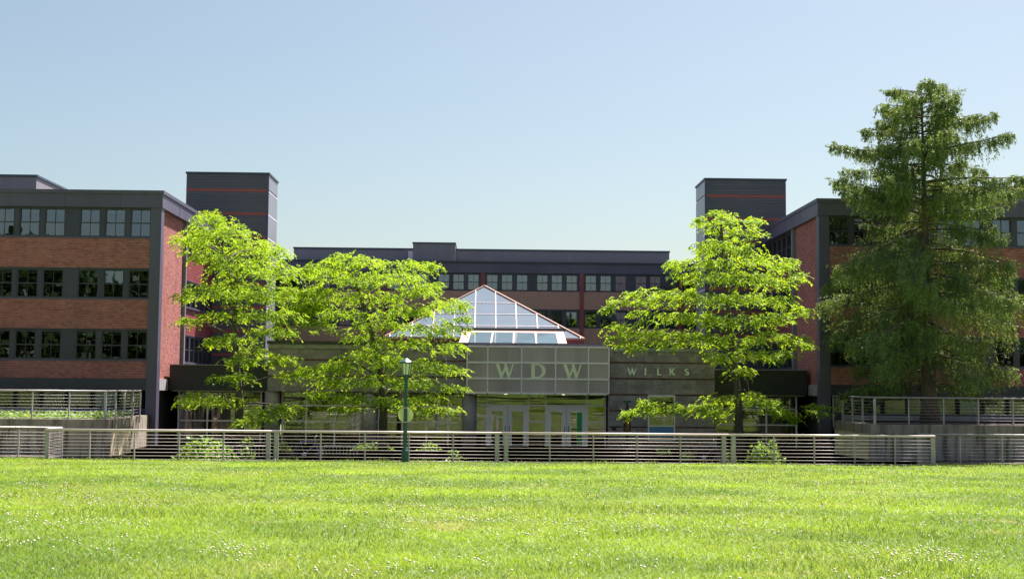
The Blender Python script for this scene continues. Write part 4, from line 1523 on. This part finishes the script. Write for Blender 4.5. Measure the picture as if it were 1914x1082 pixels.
def conifer(label, px, Y, ztop, seed):
    g = np.random.default_rng(seed)
    r = random.Random(seed)
    bx = X_(px, 760, Y)
    root = thing('conifer', (bx, Y, TERR_Z - 0.06), label, 'tree')
    z0 = TERR_Z - 0.1
    xt = X_(1722, 160, Y)
    N = 12
    tp = [Vector((bx + (xt - bx) * (i / N), Y, z0 + (ztop - z0) * i / N)) for i in range(N + 1)]
    rad = [0.32 * (1 - i / N) ** 1.1 + 0.015 for i in range(N + 1)]
    rad[0] = 0.46
    MB().tube(tp, rad, 12).build('trunk', BARK_L, root, True)
    prof = [(1.6, 1.6), (2.6, 2.6), (4.0, 3.4), (6.0, 3.8), (8.0, 3.9), (9.4, 3.6), (10.3, 4.1), (11.2, 4.1), (12.2, 3.6), (13.0, 3.1), (13.9, 2.3), (14.6, 1.9), (15.2, 1.6)]

    def plen(z):
        for (a, la), (b, lb_) in zip(prof, prof[1:]):
            if z <= b:
                return la + (lb_ - la) * max(0, (z - a)) / (b - a)
        return prof[-1][1]
    br = MB()
    QS, LS, DS = [], [], []
    NB = 140
    for bi in range(NB):
        z = 2.9 + (ztop - 0.12 - 2.9) * ((bi + r.uniform(0, 1)) / NB) ** 0.86
        hi = z > 9.6
        az = bi * 2.39996 + r.uniform(-.6, .6)
        ln = plen(z) * r.choice([0.45, 0.6, 0.75, 0.9, 1.0, 1.0, 1.12])
        t = (z - z0) / (ztop - z0)
        c = Vector((bx + (xt - bx) * t, Y, z))
        d = Vector((math.cos(az), math.sin(az), 0))
        sv = Vector((-d.y, d.x, 0))
        rise = r.uniform(0.02, 0.34) if hi else r.uniform(-0.3, 0.18)
        sag = r.uniform(0.08, 0.22) if hi else r.uniform(0.15, 0.38)
        hook = r.uniform(0.1, 0.4)
        bend = r.uniform(-0.35, 0.35)
        m = 9
        pts = []
        for i in range(m + 1):
            u = i / m
            zz_ = rise * ln * u - sag * ln * u * u + hook * ln * max(0, u - 0.72)
            pts.append(c + d * ln * u + sv * (bend * ln * u * u * 0.5 + 0.05 * math.sin(u * 9 + bi)) + Vector((0, 0, zz_)))
        r0 = 0.016 + 0.011 * ln
        br.tube(pts, [r0 * (1 - 0.85 * i / m) for i in range(m + 1)], 5, False)
        bare = r.uniform(0.05, 0.35)
        ns = int(ln * (34 if hi else (27 if z < 6.5 else 33)))
        lush = r.uniform(0.6, 1.25)
        for s_ in range(ns):
            u = bare + (1 - bare) * r.random() ** 0.8
            f = u * m
            i = min(int(f), m - 1)
            p = pts[i].lerp(pts[i + 1], f - i)
            sd_ = sv * r.choice([-1, 1])
            off = r.uniform(0, 0.55) * (1.1 - 0.7 * u) * min(1, ln / 2.2)
            e = p + sd_ * off + d * off * 0.5 + Vector((0, 0, r.uniform(-0.12, 0.05)))
            if off > 0.12 and s_ % 2 == 0:
                br.tube([p, e], [0.008, 0.004], 3, False)
            QS.append(e)
            LS.append((r.uniform(0.12, 0.75) if hi else r.uniform(0.3, 1.35)) * lush * (0.5 + 0.5 * math.sin(math.pi * min(1, u * 1.02))))
            DS.append(d * r.uniform(0, .3) + sd_ * 0.12 + Vector((r.uniform(-.12, .12), r.uniform(-.12, .12), -1.0)) if r.random() < .9 else d * 0.9 + sd_ * 0.4 + Vector((0, 0, 0.1)))
        if bi % 9 == 0 and z < 7:
            # a dead bare twig
            q0 = pts[3]
            br.tube([q0, q0 + sv * 0.4 + Vector((0, 0, -.1)), q0 + sv * 0.9 + d * .3 + Vector((0, 0, .05))], [0.008, 0.006, 0.002], 4, False)
    br.build('branches', BARK_L, root, True)
    Q = np.array([tuple(q) for q in QS])
    D = unit(np.array([tuple(q) for q in DS]))
    LN = np.minimum(np.array(LS), np.maximum(0.08, Q[:, 2] - 2.45 - 0.25 * np.abs(np.sin(Q[:, 0] * 3))))
    n = 24
    S = len(Q)
    t = g.uniform(0, 1, (S, n))
    p = Q[:, None, :] + D[:, None, :] * (LN[:, None] * t)[..., None]
    p[..., 2] -= 0.25 * (LN[:, None] * t) ** 2
    p += g.normal(0, 0.02, p.shape)
    ax = unit(D[:, None, :] * 0.8 + g.normal(0, 0.45, (S, n, 3)))
    sd = unit(np.cross(ax, g.normal(0, 1, (S, n, 3))))
    L = g.uniform(0.08, 0.15, (S, n))
    q = leaf_quads(p.reshape(-1, 3), ax.reshape(-1, 3), sd.reshape(-1, 3), L.ravel(), (L * 0.27).ravel())
    np_mesh('crown', q, 4, LARCH, root)
    return root


conifer('tall drooping dark green conifer in front of the right wing', 1738, 52.6, Z_(1722, 158, 52.6), 5)

# ------------------------------------------------------------------ shrubs and ground cover
SHRUB = leaf_mat('shrub_leaf', [(0.12, 0.24, 0.03), (0.20, 0.33, 0.05), (0.28, 0.40, 0.08), (0.16, 0.28, 0.03)], 0.4, 1.2)
IVY = leaf_mat('ivy_leaf', [(0.10, 0.20, 0.03), (0.22, 0.34, 0.05), (0.32, 0.42, 0.10), (0.10, 0.22, 0.03)], 0.35, 0.8)


def shrub(pa, pb, pt, Y, label, seed, lsize=0.17, count=900):
    g = np.random.default_rng(seed)
    xa, xb = X_(pa, 840, Y), X_(pb, 840, Y)
    zt = Z_((pa + pb) / 2, pt, Y)
    cx, rx = (xa + xb) / 2, (xb - xa) / 2
    zb = COURT_Z + 0.08
    root = thing('shrub', (cx, Y, zb), label, 'shrub')
    m = MB()
    r = random.Random(seed)
    for i in range(14):
        t = Vector((cx + r.uniform(-rx, rx) * 0.8, Y + r.uniform(-.4, .4), zb + (zt - zb) * r.uniform(.5, .95)))
        b = Vector((cx + (t.x - cx) * 0.35, Y, zb))
        m.tube([b, b.lerp(t, .5) + Vector((0, 0, .08)), t], [0.015, 0.01, 0.004], 5, False)
    m.build('stems', BARK, root)
    v = unit(g.normal(0, 1, (count, 3))) * (g.uniform(0, 1, (count, 1)) ** 0.35)
    v[:, 2] = np.abs(v[:, 2])
    lump = 0.75 + 0.4 * vnoise(v[:, 0] * 3 + 7, v[:, 1] * 3, seed)
    p = np.array([cx, Y, zb]) + v * lump[:, None] * np.array([rx, min(rx, 0.9), (zt - zb)])
    ax = unit(v * 0.6 + g.normal(0, 0.5, (count, 3)))
    ax[:, 2] *= 0.6
    ax = unit(ax)
    sd = unit(np.cross(ax, unit(np.array([0, 0, 1.0]) + g.normal(0, .4, (count, 3)))))
    L = lsize * g.uniform(0.6, 1.3, count)
    np_mesh('foliage', leaf_quads(p, ax, sd, L, L * 0.7), 4, SHRUB, root)


shrub(320, 442, 816, 47.4, 'large leaved green shrub behind the railing under the left tree', 31)
shrub(448, 476, 812, 47.4, 'small upright bright green plant right of the large leaved shrub', 32, 0.15, 160)
shrub(1390, 1470, 822, 47.6, 'rounded pale green shrub behind the right railing section', 33, 0.13, 1000)
shrub(1352, 1378, 838, 47.6, 'small pale green plant seen through the right double post', 34, 0.12, 160)
shrub(828, 872, 838, 46.9, 'wispy green weed behind the railing left of the doors', 35, 0.12, 120)
shrub(1270, 1300, 842, 48, 'low dark green plant left of the grey bicycle', 36, 0.12, 220)
shrub(1222, 1262, 836, 53.0, 'low green plants below the blue boarded window', 37, 0.12, 260)
shrub(640, 742, 826, 54.5, 'spreading low green bed plant behind the railing beside the lamp post', 38, 0.13, 700)
shrub(505, 545, 826, 52.5, 'low leafy plant to the left of the purple bicycle', 39, 0.13, 300)
shrub(775, 830, 828, 54.5, 'low green bed plant to the right of the lamp post', 40, 0.13, 320)

g = np.random.default_rng(77)
n = 5200
x = LTX - 0.42 - g.uniform(0, 9, n)
y = 48.42 + g.uniform(0, 1, n) ** 1.4 * 4.5
hmap = fbm(x * 1.1, y * 1.1, 4)
z = TERR_Z - 0.04 + g.uniform(0, 1, n) * (0.12 + 0.42 * np.clip(hmap - 0.3, 0, 1))
ax = unit(g.normal(0, 1, (n, 3)) * np.array([1, 1, 0.5]))
sd = unit(np.cross(ax, unit(np.array([0, -0.2, 1.0]) + g.normal(0, .4, (n, 3)))))
L = g.uniform(0.08, 0.17, n)
o = np_mesh('ivy', leaf_quads(np.stack([x, y, z], 1), ax, sd, L, L * 0.8), 4, IVY, None, (LTX - 4, 49.5, TERR_Z))
tag(o, 'leafy ivy ground cover on the left terrace', 'ivy', kind='stuff')

# ------------------------------------------------------------------ grass and clover
def grass_mat():
    m = leaf_mat('grass_blade', [(0.135, 0.215, 0.025), (0.20, 0.29, 0.035), (0.31, 0.37, 0.09), (0.33, 0.50, 0.006)], 0.5, 0.2)
    t = m.node_tree
    b = t.nodes['Principled BSDF']
    src = b.inputs['Base Color'].links[0].from_socket
    v, g_ = pos(t)
    f1 = ramp(t, noise(t, v, 0.6, 6, 0.7), [(0.58, 0.0), (0.70, 0.85)])
    f2 = ramp(t, noise(t, v, 0.22, 5), [(0.47, 0.0), (0.60, 0.8)])
    c = mix(t, f2, src, (0.11, 0.195, 0.035))
    c = mix(t, f1, c, (0.40, 0.37, 0.17))
    t.links.new(c, b.inputs['Base Color'])
    tl = [n for n in t.nodes if n.type == 'BSDF_TRANSLUCENT'][0]
    mm = tl.inputs[0].links[0].from_node
    t.links.new(c, mm.inputs[6])
    return m


STRAW = leaf_mat('tall_grass_blade', [(0.12, 0.20, 0.05), (0.17, 0.26, 0.07), (0.34, 0.36, 0.2), (0.12, 0.21, 0.05)], 0.5, 0.9)
GRASS = grass_mat()
g = np.random.default_rng(91)


def scatter(n, ymin, ymax, pw):
    u = g.uniform(0, 1, n)
    a, b = ymin ** (1 - pw), ymax ** (1 - pw)
    y = (a + (b - a) * u) ** (1 / (1 - pw))
    x = g.uniform(-1, 1, n) * (0.46 * y + 2.5) + 0.022 * y
    ok = (y < 45.2) | ((x < FX0 - 0.15) | (x > FX1 + 0.15))
    return x[ok], y[ok]


def blades(x, y, h, w, lean, g):
    n = len(x)
    z = lawn_z(x, y) - 0.01
    az = g.uniform(0, 2 * math.pi, n)
    a2 = az + g.normal(0, 0.9, n) + math.pi / 2
    base = np.stack([x, y, z], 1)
    wv = np.stack([np.cos(az), np.sin(az), np.zeros(n)], 1) * (w / 2)[:, None]
    tip = base + np.stack([np.cos(a2) * lean * h, np.sin(a2) * lean * h, h], 1)
    return np.stack([base - wv, base + wv, tip], 1)


x, y = scatter(620000, 8.5, 47.0, 0.85)
patch = fbm(x * 0.35, y * 0.35, 8)
h = (0.022 + 0.042 * patch) * g.uniform(0.6, 1.35, len(x))
w = 0.0075 + 0.00062 * y
tri = blades(x, y, h, w, g.uniform(0.6, 2.2, len(x)), g)
o = np_mesh('grass', tri, 3, GRASS, None, (0, 25, 0.3))
tag(o, 'short bright green grass covering the lawn', 'grass', kind='stuff')
x, y = scatter(400000, 8.5, 46.8, 0.9)
m = g.uniform(0, 1, len(x)) < np.where((y > 44.5) & (y < 45.25), 0.8, 0.0) + np.clip((fbm(x * 0.6 + 20, y * 0.6, 15) - 0.535) * 2.0, 0, 0.4)
x, y = x[m], y[m]
h = g.uniform(0.04, 0.11, len(x)) * np.where(y > 44.5, 1.5 * vnoise(x * 1.7, y * 0, 61) + 0.4, 1.0)
tri = blades(x, y, h, 0.006 + 0.0005 * y, g.uniform(0.2, 0.8, len(x)), g)
o = np_mesh('tall_grass', tri, 3, STRAW, None, (0, 25, 0.3))
tag(o, 'taller darker tufts of grass scattered in the lawn', 'grass', kind='stuff')

CLOVER = MAT('clover_flower', (0.70, 0.60, 0.52), 0.8, 0.08, 3, island=0.25)
x, y = scatter(62000, 8.5, 44.8, 0.75)
dens = fbm(x * 0.9 + 3, y * 0.9 + 9, 40)
keep = g.uniform(0, 1, len(x)) < np.clip((dens - 0.5) * 3.0, 0.012, 0.9) * np.where(y < 13, 0.75, 0.5)
x, y = x[keep], y[keep]
n = len(x)
hh = g.uniform(0.05, 0.115, n)
rr = g.uniform(0.008, 0.016, n) * (1 + 0.006 * y)
z = lawn_z(x, y) + hh
ct = np.stack([x, y, z], 1)
ph_ = [(0, 0, 1), (1, 0, .1), (0, 1, .1), (-1, 0, .1), (0, -1, .1), (0, 0, -.6)]
ico = np.array(ph_) * np.array([1, 1, 0.9])
fc = [(0, 1, 2), (0, 2, 3), (0, 3, 4), (0, 4, 1), (5, 2, 1), (5, 3, 2), (5, 4, 3), (5, 1, 4)]
V = (ct[:, None, :] + ico[None] * rr[:, None, None]).reshape(-1, 3)
F = (np.array(fc)[None] + (np.arange(n) * 6)[:, None, None]).reshape(-1, 3)
me = bpy.data.meshes.new('clover_flowers')
me.vertices.add(len(V))
me.vertices.foreach_set('co', (V - np.array([0, 25, 0.3])).astype(np.float32).ravel())
me.loops.add(F.size)
me.loops.foreach_set('vertex_index', F.astype(np.int32).ravel())
me.polygons.add(len(F))
me.polygons.foreach_set('loop_start', np.arange(0, F.size, 3, dtype=np.int32))
me.polygons.foreach_set('use_smooth', np.ones(len(F), dtype=bool))
me.materials.append(CLOVER)
me.update(calc_edges=True)
o = bpy.data.objects.new('clover_flowers', me)
COL.objects.link(o)
o.location = (0, 25, 0.3)
tag(o, 'white clover heads scattered through the grass', 'clover', kind='stuff')

# woodland behind the photographer, seen only as reflections in the glass
WOOD = leaf_mat('wood_leaf', [(0.02, 0.038, 0.012), (0.03, 0.052, 0.015), (0.04, 0.066, 0.018), (0.025, 0.045, 0.012)], 0.3, 0.1)
g = np.random.default_rng(123)
n = 42000
x = g.uniform(-75, 75, n)
top = 11 + 8 * vnoise(x * 0.11, x * 0 + 0.5, 3) + 2.5 * vnoise(x * 0.5, x * 0 + 4.5, 6)
z = 1.2 + g.uniform(0, 1, n) ** 0.8 * top
y = -44 - g.uniform(0, 9, n) + 3 * vnoise(x * 0.2, z * 0.3, 9)
ax = unit(g.normal(0, 1, (n, 3)))
sd = unit(np.cross(ax, g.normal(0, 1, (n, 3))))
L = g.uniform(0.7, 1.5, n)
o = np_mesh('woodland', leaf_quads(np.stack([x, y, z], 1), ax, sd, L, L * 0.7), 4, WOOD, None, (0, -48, 1.2))
tag(o, 'belt of trees across the lawn mirrored in the windows', 'woodland', kind='stuff')
